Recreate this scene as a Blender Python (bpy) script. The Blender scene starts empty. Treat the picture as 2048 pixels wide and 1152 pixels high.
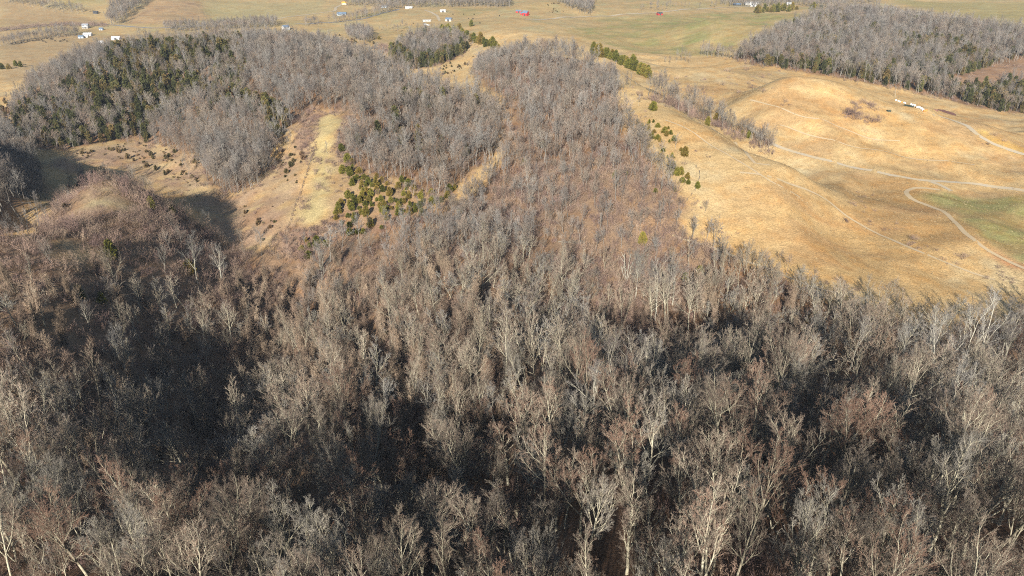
import bpy, math, random, time
import numpy as np
T0 = time.time()
RNG = np.random.default_rng(7)
random.seed(7)
SC = bpy.context.scene
COL = SC.collection

# ------------------------------------------------------------------ camera
CZ, PITCH, FPX = 140.0, math.radians(26.5), 1462.0     # camera height, look-down, focal length in pixels of a 2048 wide frame
cam_d = bpy.data.cameras.new('camera')
cam_d.sensor_width = 36.0
cam_d.lens = 36.0 * FPX / 2048.0
cam_d.clip_start, cam_d.clip_end = 0.5, 20000.0
cam = bpy.data.objects.new('camera', cam_d); COL.objects.link(cam)
cam.location = (0, 0, CZ); cam.rotation_euler = (math.radians(90) - PITCH, 0, 0)
SC.camera = cam

# ------------------------------------------------------------------ sky, sun, exposure
SUN_EL, SUN_TO = math.radians(24.5), math.radians(11.0)   # elevation; light travels towards this bearing (right of +Y)
world = bpy.data.worlds.new('World'); SC.world = world; world.use_nodes = True
wn, wl = world.node_tree.nodes, world.node_tree.links
wn.clear()
sky = wn.new('ShaderNodeTexSky'); sky.sky_type = 'NISHITA'; sky.sun_disc = False
sky.sun_elevation = SUN_EL; sky.sun_rotation = SUN_TO + math.pi
sky.air_density = 1.0; sky.dust_density = 0.6; sky.ozone_density = 1.6
bg = wn.new('ShaderNodeBackground'); bg.inputs[1].default_value = 0.058
wo = wn.new('ShaderNodeOutputWorld')
wl.new(sky.outputs[0], bg.inputs[0]); wl.new(bg.outputs[0], wo.inputs[0])
sun_d = bpy.data.lights.new('sun', 'SUN'); sun_d.energy = 5.0; sun_d.angle = math.radians(0.5); sun_d.color = (1.0, 0.925, 0.82)
sun = bpy.data.objects.new('sun', sun_d); COL.objects.link(sun)
sun.rotation_euler = (math.pi/2 - SUN_EL, 0, -SUN_TO)      # a sun lamp shines along its -Z
sun.location = (0, -200, 400)
SC.view_settings.view_transform = 'Standard'; SC.view_settings.look = 'None'
SC.view_settings.exposure = 1.0; SC.view_settings.gamma = 1.0; SC.view_settings.use_curve_mapping = False
SC.render.engine = 'CYCLES'
SC.cycles.use_denoising = False
SC.cycles.max_bounces = 1; SC.cycles.use_light_tree = False; SC.cycles.debug_bvh_type = 'STATIC_BVH'; SC.cycles.diffuse_bounces = 1; SC.cycles.glossy_bounces = 1
SC.cycles.transmission_bounces = 2; SC.cycles.transparent_max_bounces = 4; SC.cycles.volume_bounces = 0
SC.cycles.use_adaptive_sampling = False
SC.cycles.caustics_reflective = SC.cycles.caustics_refractive = False
SC.render.use_persistent_data = False
SC.cycles.pixel_filter_type = 'BLACKMAN_HARRIS'; SC.cycles.filter_width = 1.1

# ------------------------------------------------------------------ pixel <-> place helpers (pixels of the 2048x1152 photograph)
CP, SP = math.cos(PITCH), math.sin(PITCH)
def ray(px, py):
    px, py = np.asarray(px, float), np.asarray(py, float)
    rx, ry = (px-1024)/FPX, -(py-576)/FPX
    return np.stack([rx, CP + ry*SP, -SP + ry*CP], -1)
def proj(x, y, z):
    x, y, z = np.asarray(x, float), np.asarray(y, float), np.asarray(z, float)-CZ
    d = y*CP - z*SP; u = y*SP + z*CP
    d = np.where(d > 1, d, 1e-3)
    return 1024 + FPX*x/d, 576 - FPX*u/d, d
def at_z(px, py, z):
    d = ray(px, py); t = (CZ-z)/(-d[..., 2])
    return d[..., 0]*t, d[..., 1]*t

def vnoise(x, y, seed=0):
    """smooth value noise in 0..1"""
    xi, yi = np.floor(x).astype(np.int64), np.floor(y).astype(np.int64)
    fx, fy = x-xi, y-yi
    fx, fy = fx*fx*(3-2*fx), fy*fy*(3-2*fy)
    def h(a, b):
        n = (a*374761393 + b*668265263 + seed*974634677) & 0xffffffff
        n = ((n ^ (n >> 13))*1274126177) & 0xffffffff
        return ((n ^ (n >> 16)) & 0xffff)/65535.0
    return (h(xi, yi)*(1-fx)+h(xi+1, yi)*fx)*(1-fy) + (h(xi, yi+1)*(1-fx)+h(xi+1, yi+1)*fx)*fy
def fbm(x, y, s, oct=4, seed=0):
    x, y = np.asarray(x, float), np.asarray(y, float)
    t, a, n = 0.0, 0.5, 0.0
    for k in range(oct):
        t = t + a*vnoise(x/s, y/s, seed+k*17); n += a; a *= .5; s *= .5
    return t/n
# ------------------------------------------------------------------ terrain: hills fitted through surveyed points
COLUMNS = {   # photo column: (photo row, distance ahead) for ground in view, (0, distance ahead, elevation) for ground behind a crest
 -150:[(0,60,46),(0,100,42),(0,160,42),(0,220,50),(0,290,64),(0,340,48),(0,420,18),(0,600,8),(0,900,6),(0,1100,6),(0,1350,20)],
 -420:[(0,100,44),(0,220,50),(0,330,72),(0,450,30),(0,700,10),(0,1100,8)],
 50:[(1152,86),(1050,101),(950,118),(860,135),(780,149),(700,164),(620,181),(560,196),(500,214),(470,224),(0,250,34),(0,290,16),(420,335),(380,372),(340,410),(300,452),(280,475),(260,495),(240,515),(210,548),(192,572),(0,640,6),(150,745),(120,840),(100,910),(80,990),(60,1060),(45,1120),(30,1172),(15,1215),(0,1250)],
 200:[(1152,86),(1050,104),(950,125),(860,146),(780,165),(700,182),(660,190),(620,199),(580,209),(540,220),(500,232),(460,246),(420,261),(380,279),(350,296),(0,336,27),(0,384,12),(310,440),(290,462),(270,480),(240,502),(200,534),(160,572),(130,604),(112,630),(0,710,15),(0,800,5),(90,950),(70,1040),(50,1120),(30,1190),(10,1250),(0,1280)],
 330:[(1152,77),(1050,99),(950,130),(860,160),(780,185),(700,203),(660,209),(620,220),(580,231),(540,243),(500,256),(460,270),(420,288),(395,301),(0,340,16),(0,372,12),(340,408),(310,440),(290,458),(260,482),(230,505),(200,530),(160,566),(120,608),(92,645),(0,720,22),(0,800,6),(60,1080),(40,1150),(20,1220),(0,1290)],
 450:[(1152,76),(1050,99),(950,131),(860,166),(780,193),(700,216),(660,222),(560,268),(500,296),(460,315),(420,338),(380,362),(340,390),(300,420),(260,452),(230,478),(200,505),(160,545),(120,588),(100,610),(88,630),(0,710,30),(0,800,8),(60,1080),(40,1190),(20,1290),(0,1380)],
 540:[(1152,78),(1050,101),(950,131),(860,165),(780,192),(700,215),(620,240),(560,266),(500,290),(460,308),(420,328),(380,350),(340,376),(300,404),(260,434),(230,458),(200,486),(160,525),(120,570),(94,612),(0,690,30)],
 640:[(1152,82),(1050,104),(950,130),(860,160),(780,185),(700,210),(620,240),(580,255),(540,270),(500,286),(460,302),(420,319),(380,338),(340,360),(300,385),(260,414),(230,438),(200,466),(160,510),(120,556),(106,585),(100,600),(0,680,30),(0,780,10),(70,1020),(55,1080),(40,1160),(20,1280),(0,1420)],
 780:[(1152,80),(1050,98),(950,122),(860,148),(780,174),(700,202),(620,234),(580,250),(540,265),(500,281),(460,297),(420,314),(380,333),(340,355),(300,380),(260,409),(230,434),(200,464),(180,487),(160,512),(140,545),(0,600,29),(0,680,14),(118,770),(105,800),(90,830),(76,960),(60,1050),(40,1140),(20,1260),(0,1400)],
 880:[(1152,76),(1050,93),(950,117),(860,142),(780,166),(700,195),(640,220),(600,233),(560,246),(530,257),(500,270),(460,292),(420,313),(380,334),(340,357),(300,383),(260,412),(230,437),(200,466),(178,490),(0,545,28),(0,600,20),(150,660),(130,715),(120,745),(105,775),(90,808),(75,842),(0,920,15),(55,1050),(40,1130),(20,1250),(0,1390)],
 1000:[(1152,74),(1000,98),(900,122),(820,150),(740,180),(700,195),(660,210),(620,222),(580,234),(540,248),(510,262),(460,288),(420,308),(380,329),(340,352),(300,378),(260,408),(230,434),(200,464),(160,512),(135,545),(120,568),(0,640,32),(105,690),(90,730),(70,780),(60,808),(0,900,20),(45,1030),(30,1150),(15,1270),(0,1400)],
 1080:[(110,570),(0,640,38),(82,710),(62,775),(0,880,20),(30,1140),(15,1200),(0,1255)],
 1150:[(1152,70),(1000,95),(900,121),(820,148),(740,178),(710,190),(660,207),(620,219),(580,231),(540,244),(500,258),(460,274),(420,292),(380,312),(340,335),(300,354),(260,383),(230,408),(200,436),(160,478),(140,500),(118,525),(0,595,40),(90,690),(76,730),(0,820,20),(60,980),(50,1040),(30,1160),(0,1380)],
 1220:[(136,505),(0,575,38),(108,650),(94,690),(0,780,18),(75,900),(0,1000,18)],
 1290:[(1152,67),(1000,90),(900,113),(820,138),(760,162),(710,188),(670,203),(640,214),(600,225),(560,237),(520,250),(480,262),(440,271),(400,284),(360,299),(320,317),(280,340),(250,361),(220,384),(190,410),(168,430),(0,480,42),(0,550,29),(145,610),(130,645),(0,720,16),(105,800),(90,890),(70,960),(50,1040),(30,1150),(15,1240),(0,1340)],
 1430:[(1152,65),(1000,88),(900,110),(820,133),(760,157),(720,186),(700,197),(660,210),(620,218),(580,230),(540,242),(500,255),(460,265),(420,279),(380,294),(340,312),(300,333),(270,350),(248,365),(0,405,31),(0,440,26),(225,488),(200,520),(170,556),(145,590),(124,622),(0,700,20),(110,780),(95,825),(70,876),(50,922),(32,970),(0,1080,16),(20,1240),(10,1320),(0,1400)],
 1560:[(1152,65),(1000,86),(900,108),(820,130),(780,145),(750,170),(740,177),(700,192),(660,203),(620,210),(580,222),(540,236),(500,251),(460,264),(420,278),(380,294),(340,312),(318,325),(0,362,25),(290,398),(260,422),(240,436),(200,456),(175,470),(160,480),(0,540,28),(150,640),(130,680),(100,738),(75,795),(58,840),(45,930),(30,975),(22,1010),(0,1110,18),(10,1310),(0,1400)],
 1700:[(1152,65),(1000,86),(900,108),(820,130),(780,152),(760,164),(720,180),(680,190),(640,199),(600,215),(560,234),(520,255),(480,278),(440,303),(400,330),(360,360),(335,381),(300,396),(260,416),(230,432),(200,447),(182,458),(0,520,26),(165,620),(140,665),(110,720),(80,785),(60,835),(40,895),(30,930),(0,1050,22),(15,1230),(0,1370)],
 1850:[(1152,66),(1000,88),(900,110),(850,126),(810,150),(780,165),(740,180),(700,192),(660,200),(620,215),(580,232),(540,250),(500,270),(460,292),(420,317),(380,345),(350,370),(320,394),(290,409),(260,427),(235,441),(218,452),(0,515,16),(200,600),(175,640),(150,680),(120,735),(90,800),(60,870),(46,905),(0,1020,18),(25,1190),(10,1300),(0,1380)],
 2000:[(1152,67),(1000,90),(920,109),(870,128),(840,146),(800,160),(760,174),(700,194),(640,214),(600,230),(560,247),(500,276),(440,311),(400,338),(360,368),(320,400),(290,415),(258,436),(0,500,8),(235,560),(200,610),(165,665),(130,730),(100,790),(75,850),(62,885),(0,1000,12),(40,1090),(20,1220),(0,1360)],
 2350:[(1152,68),(1000,92),(920,111),(870,130),(840,148),(760,176),(640,216),(560,249),(440,313),(360,370),(305,428),(270,462),(0,515,6),(250,560),(180,665),(115,790),(80,885),(0,1000,12),(0,1200,20)],
}
# off-frame ground (x, y, elevation)
GROUND = [
 (0,0,94),(30,0,96),(0,-80,98),(0,-250,94),(-80,0,60),(90,0,96),(200,0,90),(-200,0,50),(-120,-80,74),(-200,-200,72),(250,-200,94),(50,32,80),(10,32,78),(-50,32,58),
 (-3000,2500,90),(-1500,2300,80),(0,2300,90),(1200,2300,90),(3000,2200,90),(-3000,0,70),(3000,0,80),(0,-2000,80),(-4000,5000,110),(0,5000,112),(4000,5000,110),
 (-600,1900,60),(500,1900,62),(0,1800,52),(-1200,1700,50),(1100,1700,60),(-5000,-4000,80),(5000,-4000,80),(0,9000,115),(-7000,9000,115),(7000,9000,115),
]
def fit_terrain():
    pts = []
    for px, col in COLUMNS.items():
        for e in col:
            if len(e) == 2:
                d = ray(px, e[0]); t = e[1]/d[1]; pts.append((d[0]*t, e[1], CZ+d[2]*t))
            else: pts.append((((px-1024)/FPX)*(e[1]*CP+(CZ-e[2])*SP), e[1], e[2]))
    P = np.concatenate([np.array(pts, float), np.array(GROUND, float)])
    # drop points that fall almost on top of each other
    keep = []
    for i in range(len(P)):
        if all((P[i, 0]-P[j, 0])**2+(P[i, 1]-P[j, 1])**2 > (3+0.006*abs(P[i, 1]))**2 for j in keep): keep.append(i)
    P = P[keep]
    n = len(P)
    C = 14.0
    R = -np.sqrt((P[:, None, 0]-P[None, :, 0])**2+(P[:, None, 1]-P[None, :, 1])**2+C*C)
    lam = 1.0 + 0.006*np.hypot(P[:, 0], P[:, 1])
    A = np.zeros((n+1, n+1)); A[:n, :n] = R + np.diag(lam); A[:n, n] = 1; A[n, :n] = 1
    w = np.linalg.solve(A, np.append(P[:, 2], 0))
    return P, w, C
_P, _w, _C = fit_terrain()
def axis(segs):
    out = [segs[0][0]]
    for a, b, st0, st1 in segs:
        v = out[-1]
        while v < b-1e-6:
            f = (v-a)/(b-a); v = v + st0+(st1-st0)*f; out.append(min(v, b))
    return np.array(out)
_xp = axis([(0, 260, 2.6, 2.6), (260, 700, 2.8, 6), (700, 1800, 8, 30), (1800, 9000, 60, 900)])
GX = np.concatenate([-_xp[:0:-1], _xp])
GY = axis([(-5000, -400, 900, 60), (-400, 0, 40, 4), (0, 480, 2.6, 2.6), (480, 900, 2.8, 3.6), (900, 1700, 4, 10), (1700, 9500, 30, 700)])
MX, MY = np.meshgrid(GX, GY)
def _rbf(x, y):
    out = np.zeros(x.shape)
    for k in range(len(_P)):
        out -= _w[k]*np.sqrt((x-_P[k, 0])**2+(y-_P[k, 1])**2+_C*_C)
    return out + _w[-1]
MZ = _rbf(MX.astype(np.float32), MY.astype(np.float32)).astype(float)
_far = np.clip((np.hypot(MX, MY)-60)/400, 0, 1)
MZ += (fbm(MX, MY, 60, 4, 3)-.5)*(2.2+2.2*_far) + (fbm(MX+.5*MY, MY-.5*MX, 14, 2, 9)-.5)*.7
# slumped cattle terraces and rills on the steep grass
MZ += np.clip((MX-60)/60, 0, 1)*np.clip((MY-230)/40, 0, 1)*((fbm(MX, MY, 24, 3, 21)-.5)*2.4+(1-2*np.abs(fbm(MX+20, MY, 75, 3, 23)-.5)*2)*np.clip(1-(MY-520)/60, 0, 1)*5.0-2.5)
MZ += np.clip((-40-MX)/30, 0, 1)*np.clip((MY-280)/40, 0, 1)*np.clip((520-MY)/40, 0, 1)*(fbm(MX, MY, 34, 3, 25)-.5)*6
def H(x, y):
    x, y = np.asarray(x, float), np.asarray(y, float)
    i = np.clip(np.searchsorted(GX, x)-1, 0, len(GX)-2); j = np.clip(np.searchsorted(GY, y)-1, 0, len(GY)-2)
    fx = np.clip((x-GX[i])/(GX[i+1]-GX[i]), 0, 1); fy = np.clip((y-GY[j])/(GY[j+1]-GY[j]), 0, 1)
    return (MZ[j, i]*(1-fx)+MZ[j, i+1]*fx)*(1-fy)+(MZ[j+1, i]*(1-fx)+MZ[j+1, i+1]*fx)*fy
def place(px, py):
    """ground point seen at a photo pixel (first hit along the sight line)"""
    d = ray(px, py); sh = d.shape[:-1]; d = d.reshape(-1, 3)
    d = d/np.linalg.norm(d, axis=1, keepdims=True)
    ts = 40*1.006**np.arange(0, 800)
    res = np.zeros((len(d), 2))
    for k in range(len(d)):
        p = d[k][None]*ts[:, None]; zz = CZ+p[:, 2]-H(p[:, 0], p[:, 1])
        hit = np.nonzero(zz < 0)[0]
        i = hit[0] if len(hit) else len(ts)-1
        if i > 0:
            f = zz[i-1]/(zz[i-1]-zz[i]+1e-9); t = ts[i-1]+(ts[i]-ts[i-1])*f
        else: t = ts[0]
        res[k] = d[k, :2]*t
    return res.reshape(sh+(2,))
def occluded(x, y, z, lift=0.0):
    """True where the ground hides the point from the camera"""
    x, y, z = np.asarray(x, float), np.asarray(y, float), np.asarray(z, float)
    o = np.zeros(x.shape, bool)
    for f in np.linspace(.15, .985, 70):
        o |= H(x*f, y*f) > CZ+(z+lift-CZ)*f + .3
    return o
def line_points(pts, step=3.0):
    w = place(np.array([p[0] for p in pts], float), np.array([p[1] for p in pts], float)); out = [w[0]]
    for a, b in zip(w[:-1], w[1:]):
        n = max(1, int(np.linalg.norm(b-a)/step)); out += [a+(b-a)*k/n for k in range(1, n+1)]
    return np.array(out)
def line_dist(P, x, y):
    d = np.full(np.shape(x), 1e9)
    for p in P: d = np.minimum(d, (x-p[0])**2+(y-p[1])**2)
    return np.sqrt(d)
# ravines cut into, and spurs raised from, the near woods
RAVINES = [(line_points(p), dp, w) for p, dp, w in (
 ([(1180,694),(1290,704),(1400,718),(1520,750),(1680,784),(1800,806),(1950,846),(2060,872)], 9, 10),
 ([(585,590),(545,650),(510,710),(455,790),(405,880),(425,970),(500,1070)], 7.5, 13), ([(1005,860),(985,950),(1000,1050)], 7, 8), ([(800,840),(840,960),(850,1090)], 6, 8),
 ([(250,560),(300,640),(360,720),(430,790)], 3.5, 9), ([(640,580),(700,640),(760,720),(790,800)], 4, 8), ([(1480,900),(1600,930),(1760,900),(1900,905)], 4, 9))]
SPURS = [(line_points(p), dp, w) for p, dp, w in (([(930,540),(950,620),(970,700),(1000,790)], 6, 20), ([(640,930),(680,860),(700,800)], 5, 13), ([(1230,830),(1280,900),(1330,1000)], 4, 16))]
for P_, dp, w in RAVINES:
    MZ -= dp*np.exp(-(line_dist(P_, MX, MY)/w)**2)
for P_, dp, w in SPURS:
    MZ += dp*np.exp(-(line_dist(P_, MX, MY)/w)**2)
def inside(poly, x, y):
    x, y = np.asarray(x, float), np.asarray(y, float)
    c = np.zeros(x.shape, bool); n = len(poly)
    for i in range(n):
        x1, y1 = poly[i]; x2, y2 = poly[(i+1) % n]
        if y1 == y2: continue
        c ^= ((y1 > y) != (y2 > y)) & (x < (x2-x1)*(y-y1)/(y2-y1)+x1)
    return c
# ------------------------------------------------------------------ materials
def mat(name, col, rough=.9, spec=.1):
    m = bpy.data.materials.new(name); m.use_nodes = True
    b = m.node_tree.nodes['Principled BSDF']
    b.inputs['Base Color'].default_value = (*col, 1); b.inputs['Roughness'].default_value = rough
    b.inputs['Specular IOR Level'].default_value = spec
    return m
def nd(nt, t, **kw):
    n = nt.nodes.new(t)
    for k, v in kw.items():
        if k == 'op': n.operation = v
        elif k == 'dt': n.data_type = v
        elif k == 'bt': n.blend_type = v
        else: n.inputs[k.replace('_', ' ')].default_value = v
    return n
def varied(name, cols, scale=.6, rand=.5, rough=.9, spec=.1, val=(.75, 1.25)):
    """base colour mixed between colours by object-space noise and by which copy it is"""
    m = mat(name, cols[0], rough, spec); nt = m.node_tree; L = nt.links
    b = nt.nodes['Principled BSDF']
    tc = nt.nodes.new('ShaderNodeTexCoord'); oi = nt.nodes.new('ShaderNodeObjectInfo')
    nz = nd(nt, 'ShaderNodeTexNoise', Scale=scale, Detail=2.0); L.new(tc.outputs['Object'], nz.inputs['Vector'])
    ad = nd(nt, 'ShaderNodeMath', op='MULTIPLY_ADD'); L.new(oi.outputs['Random'], ad.inputs[0]); ad.inputs[1].default_value = rand
    sb = nd(nt, 'ShaderNodeMath', op='SUBTRACT'); L.new(nz.outputs[0], sb.inputs[0]); sb.inputs[1].default_value = rand*.5
    L.new(sb.outputs[0], ad.inputs[2])
    cr = nt.nodes.new('ShaderNodeValToRGB'); e = cr.color_ramp.elements
    n = len(cols)
    while len(e) < n: e.new(.5)
    for k, c in enumerate(cols): e[k].position = .25+.5*k/(n-1); e[k].color = (*c, 1)
    L.new(ad.outputs[0], cr.inputs[0])
    m2 = nd(nt, 'ShaderNodeMath', op='MULTIPLY'); L.new(oi.outputs['Random'], m2.inputs[0]); m2.inputs[1].default_value = 7.31
    fr = nd(nt, 'ShaderNodeMath', op='FRACT'); L.new(m2.outputs[0], fr.inputs[0])
    mr = nt.nodes.new('ShaderNodeMapRange'); L.new(fr.outputs[0], mr.inputs[0]); mr.inputs[3].default_value = val[0]; mr.inputs[4].default_value = val[1]
    vm = nd(nt, 'ShaderNodeVectorMath', op='SCALE'); L.new(cr.outputs[0], vm.inputs[0]); L.new(mr.outputs[0], vm.inputs['Scale'])
    L.new(vm.outputs[0], b.inputs['Base Color'])
    return m
M_BARK = varied('bark', [(.29, .265, .195), (.41, .38, .285), (.23, .20, .145)], .8, .7)
M_PALE = varied('pale_bark', [(.31, .29, .235), (.41, .39, .32), (.26, .235, .185)], .5, .3)
M_BARKF = varied('grey_bark', [(.20, .185, .16), (.27, .255, .225), (.17, .15, .13)], .8, .7)
M_TWIG = varied('twigs', [(.185, .145, .115), (.25, .205, .16), (.235, .15, .11)], .25, .8)
M_TWIGB = varied('grey_brown_twigs', [(.20, .185, .16), (.275, .255, .22), (.20, .17, .14)], .25, .8)
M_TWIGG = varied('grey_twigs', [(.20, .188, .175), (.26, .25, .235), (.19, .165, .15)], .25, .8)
M_VINE = varied('dead_vines', [(.26, .195, .14), (.34, .265, .19), (.22, .16, .12)], .5, .8)
M_BRUSH = varied('brush_stems', [(.25, .175, .14), (.35, .265, .19), (.19, .13, .115)], .5, .9)
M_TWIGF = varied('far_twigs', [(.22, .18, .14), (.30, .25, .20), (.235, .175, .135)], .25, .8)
M_GRASS = varied('dry_grass', [(.40, .32, .19), (.48, .40, .25), (.33, .25, .14)], .8, .8)
M_CEDAR = varied('cedar_needles', [(.085, .092, .018), (.16, .155, .03), (.21, .145, .038)], .9, .55, val=(.75, 1.2))
M_CEDARD = varied('dark_cedar_needles', [(.062, .068, .028), (.105, .105, .036), (.16, .115, .045)], .9, .6, val=(.7, 1.2))
M_SHRUB = varied('shrub_leaves', [(.09, .08, .035), (.15, .11, .055), (.18, .115, .07)], .9, .6)

# ------------------------------------------------------------------ ground zones (outlines in photo pixels, carried onto the ground)
def outline(pts):
    p = np.array([(q[0], q[1]) for q in pts], float); w = place(p[:, 0], p[:, 1])
    for k, q in enumerate(pts):
        if len(q) > 2:                      # carry on over the crest by that many metres
            n = w[k]/np.linalg.norm(w[k]); w[k] = w[k]+n*q[2]
    return [tuple(a) for a in w]
Z = {}
Z['near'] = outline([(-300,1300),(-300,480),(45,476),(110,425),(170,362),(215,356),(290,382),(335,405),(380,440),(440,475),(500,505),(560,505),(600,512),(640,490),(700,480),(760,470),(850,435),(930,412),(945,400),(1000,335),(1015,300),(1010,240),(1000,195),(955,160),(950,140,8),(985,124,14),(1050,114,14),(1110,114,10),(1190,134),(1232,165),(1228,200),(1245,240),(1285,290),(1305,330),(1340,372),(1375,400),(1360,430),(1343,462),(1390,482),(1440,502),(1500,532),(1560,567),(1640,592),(1720,625),(1800,645),(1880,665),(1960,650),(2048,635),(2300,620),(2400,1300)])
Z['hill'] = outline([(28,215),(60,200,25),(120,145,25),(190,118,25),(280,103,25),(380,92,25),(460,86,25),(540,86,25),(620,94,25),(700,112,25),(780,145,15),(850,182,10),(900,190),(960,205),(995,215),(1004,260),(995,310),(945,345),(905,385),(860,395),(830,370),(760,355),(700,330),(690,290),(722,235),(700,222),(620,222),(592,240),(562,285),(542,335),(520,362),(470,392),(432,372),(390,315),(330,295),(270,280),(200,285),(130,300),(60,295),(30,262)])
Z['hill_cedar'] = outline([(30,262),(60,200),(200,135),(380,92),(470,90),(500,130),(480,190),(560,220),(585,245),(560,285),(500,230),(400,200),(330,230),(300,280),(200,285),(60,295)])
Z['knoll'] = outline([(780,112),(800,98),(840,82,10),(875,80,10),(920,86,8),(938,96),(922,110),(900,122),(862,134),(820,138),(790,130)])
Z['knoll_cedar'] = outline([(778,112),(800,104),(815,118),(860,122),(905,108),(938,92),(942,98),(922,112),(900,124),(862,136),(820,140),(788,132)])
Z['right'] = outline([(1470,118),(1500,98),(1560,70,10),(1640,38,15),(1700,34,25),(1780,38,25),(1870,52,25),(1960,63,25),(2060,82,25),(2350,105,25),(2350,265),(2060,228),(1990,222),(1900,200),(1860,192),(1790,175),(1690,158),(1600,142),(1530,132)])
Z['right_bare'] = outline([(1880,172),(1940,146),(2048,118),(2200,110),(2200,168),(2048,174),(1980,180),(1920,182)])
Z['right_cedar'] = outline([(1890,178),(1960,182),(2048,186),(2200,190),(2200,240),(2048,232),(1990,222),(1930,205)])
Z['leftwood'] = outline([(-200,460),(-200,255),(0,262),(40,300),(75,330),(90,380),(60,430),(20,450)])
Z['lightwood'] = outline([(395,310),(470,300),(545,300),(545,335),(525,365),(490,390),(450,392),(415,360)])
Z['clearing'] = outline([(592,240),(622,224),(700,224),(722,236),(690,290),(700,335),(760,358),(830,372),(862,397),(905,388),(945,405),(930,414),(850,437),(760,472),(700,482),(640,492),(600,515),(560,507),(545,480),(600,440),(640,340),(600,290)])
Z['tanslope'] = outline([(100,330),(150,300),(270,283),(330,297),(388,318),(432,376),(470,395),(520,365),(560,300),(590,300),(610,330),(600,380),(575,440),(545,495),(500,503),(440,472),(400,430),(360,392),(290,352),(200,325),(130,350)])
Z['strip'] = outline([(640,232),(668,232),(690,245),(672,262),(660,300),(665,330),(662,380),(648,400),(655,430),(625,455),(592,452),(600,420),(625,390),(615,370),(632,330),(628,290)])
Z['maroon'] = outline([(604,240),(638,230),(634,300),(612,330),(600,300)])
Z['maroon2'] = outline([(686,240),(722,238),(706,290),(700,330),(676,320),(672,270)])
Z['maroon3'] = outline([(560,462),(620,458),(660,435),(700,470),(640,490),(600,512),(556,505)])
Z['knobgrass'] = outline([(185,372),(205,362),(225,372),(250,400),(285,415),(270,432),(210,432),(150,425),(165,395)])
Z['knobgrass2'] = outline([(85,500),(110,478),(150,482),(205,505),(215,520),(165,530),(110,535)])
Z['gully'] = outline([(1003,200),(1030,196),(1040,240),(1036,300),(1010,330),(1000,280)])
Z['sunny'] = outline([(960,400),(1020,340),(1150,320),(1250,320),(1310,345),(1370,402),(1345,465),(1400,490),(1440,520),(1380,600),(1250,650),(1150,640),(1110,560),(1040,480),(960,460)])
Z['green'] = outline([(1828,396),(1900,386),(2048,394),(2300,405),(2300,570),(2048,528),(1985,490),(1900,428)])
Z['mound'] = outline([(1130,60),(1300,30),(1480,24),(1640,28),(1620,50),(1540,75),(1440,110),(1340,112),(1250,100),(1180,78)])
Z['topleft'] = outline([(410,2),(650,2),(640,26),(560,36),(430,40),(415,30)])
Z['upleft'] = outline([(0,2),(60,8),(165,30),(215,46),(130,44),(0,54)])
Z['upmid'] = outline([(245,48),(275,24),(300,3),(400,3),(412,40),(330,50)])
Z['brownfield'] = outline([(0,165),(0,60),(150,70),(400,64),(400,72),(160,110),(50,160)])
Z['farright'] = outline([(1780,2),(2300,2),(2300,80),(2048,60),(1960,40),(1870,22)])
Z['eroded'] = outline([(1445,385),(1470,400),(1475,440),(1462,462),(1452,440),(1440,415)])
Z['orange'] = outline([(1690,345),(1840,352),(1870,420),(1960,460),(1920,500),(1800,470),(1700,420),(1660,370)])
Z['redbank'] = outline([(1985,498),(2060,530),(2120,560),(2048,540),(1990,512)])
Z['yellow'] = outline([(1952,258),(1965,260),(2000,282),(2060,300),(2060,312),(2000,296),(1965,278)])
Z['bare_clay'] = outline([(538,300),(552,292),(575,296),(570,308),(548,320),(535,315)])

_vx = MX + (fbm(MX, MY, 9, 3, 31)-.5)*9*np.clip(MY/300, .4, 2.5); _vy = MY + (fbm(MX, MY, 9, 3, 37)-.5)*9*np.clip(MY/300, .4, 2.5)
def zone(name, soft=1):
    m = inside(Z[name], _vx, _vy).astype(float)
    for _ in range(soft):
        m[1:-1, 1:-1] = (m[1:-1, 1:-1]*2+m[:-2, 1:-1]+m[2:, 1:-1]+m[1:-1, :-2]+m[1:-1, 2:])/6
    return m
GC = np.zeros(MX.shape+(3,))
def paint(m, c):
    global GC
    m = np.clip(m, 0, 1)[..., None]; GC = GC*(1-m)+np.array(c)*m
def mixc(a, b, f): f = np.clip(f, 0, 1)[..., None]; return np.array(a)*(1-f)+np.array(b)*f
n1, n2, n3 = fbm(MX, MY, 70, 4, 41), fbm(MX*1.3, MY, 22, 4, 43), fbm(MX, MY*1.4, 9, 3, 47)
TAN, ORG, PALE_G, OLIVE = (.465, .342, .175), (.465, .31, .138), (.49, .42, .26), (.33, .30, .16)
paint(np.ones(MX.shape), (1, 1, 1)); GC = mixc(TAN, ORG, (n1-.35)*2.4); paint((n2-.6)*2.6, PALE_G)
fr = np.clip((MY-760)/300, 0, 1); paint(fr*.6, (.345, .262, .13)); paint(fr*(n2-.46)*2.0, OLIVE); paint(fr*(n1-.55)*2.4, (.26, .245, .11))
paint(zone('mound', 2)*.75, (.33, .265, .12)); paint(zone('mound', 2)*(n2-.42)*2.6, (.245, .245, .095))
paint(zone('topleft', 2)*.8, (.34, .29, .15)); paint(zone('brownfield', 2)*.75, (.34, .25, .14)); paint(zone('upleft', 2)*.8, (.31, .225, .125)); paint(zone('upmid', 2)*.7, mixc((.36, .245, .14), (.25, .16, .105), (n3-.5)*5)); paint(zone('farright', 2)*.7, (.29, .255, .11))
paint(zone('green', 2)*.95, (.265, .25, .10)); paint(zone('green', 2)*(n2-.5)*1.6, (.30, .255, .12))
paint(zone('orange', 3)*.7, (.36, .225, .095))
paint(zone('eroded', 2)*.6, (.50, .34, .16)); paint(zone('redbank', 1), (.42, .22, .11)); paint(zone('yellow', 1), (.56, .38, .11))
LITTER = mixc((.185, .12, .075), (.25, .15, .085), (n2-.3)*2.2)
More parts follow.
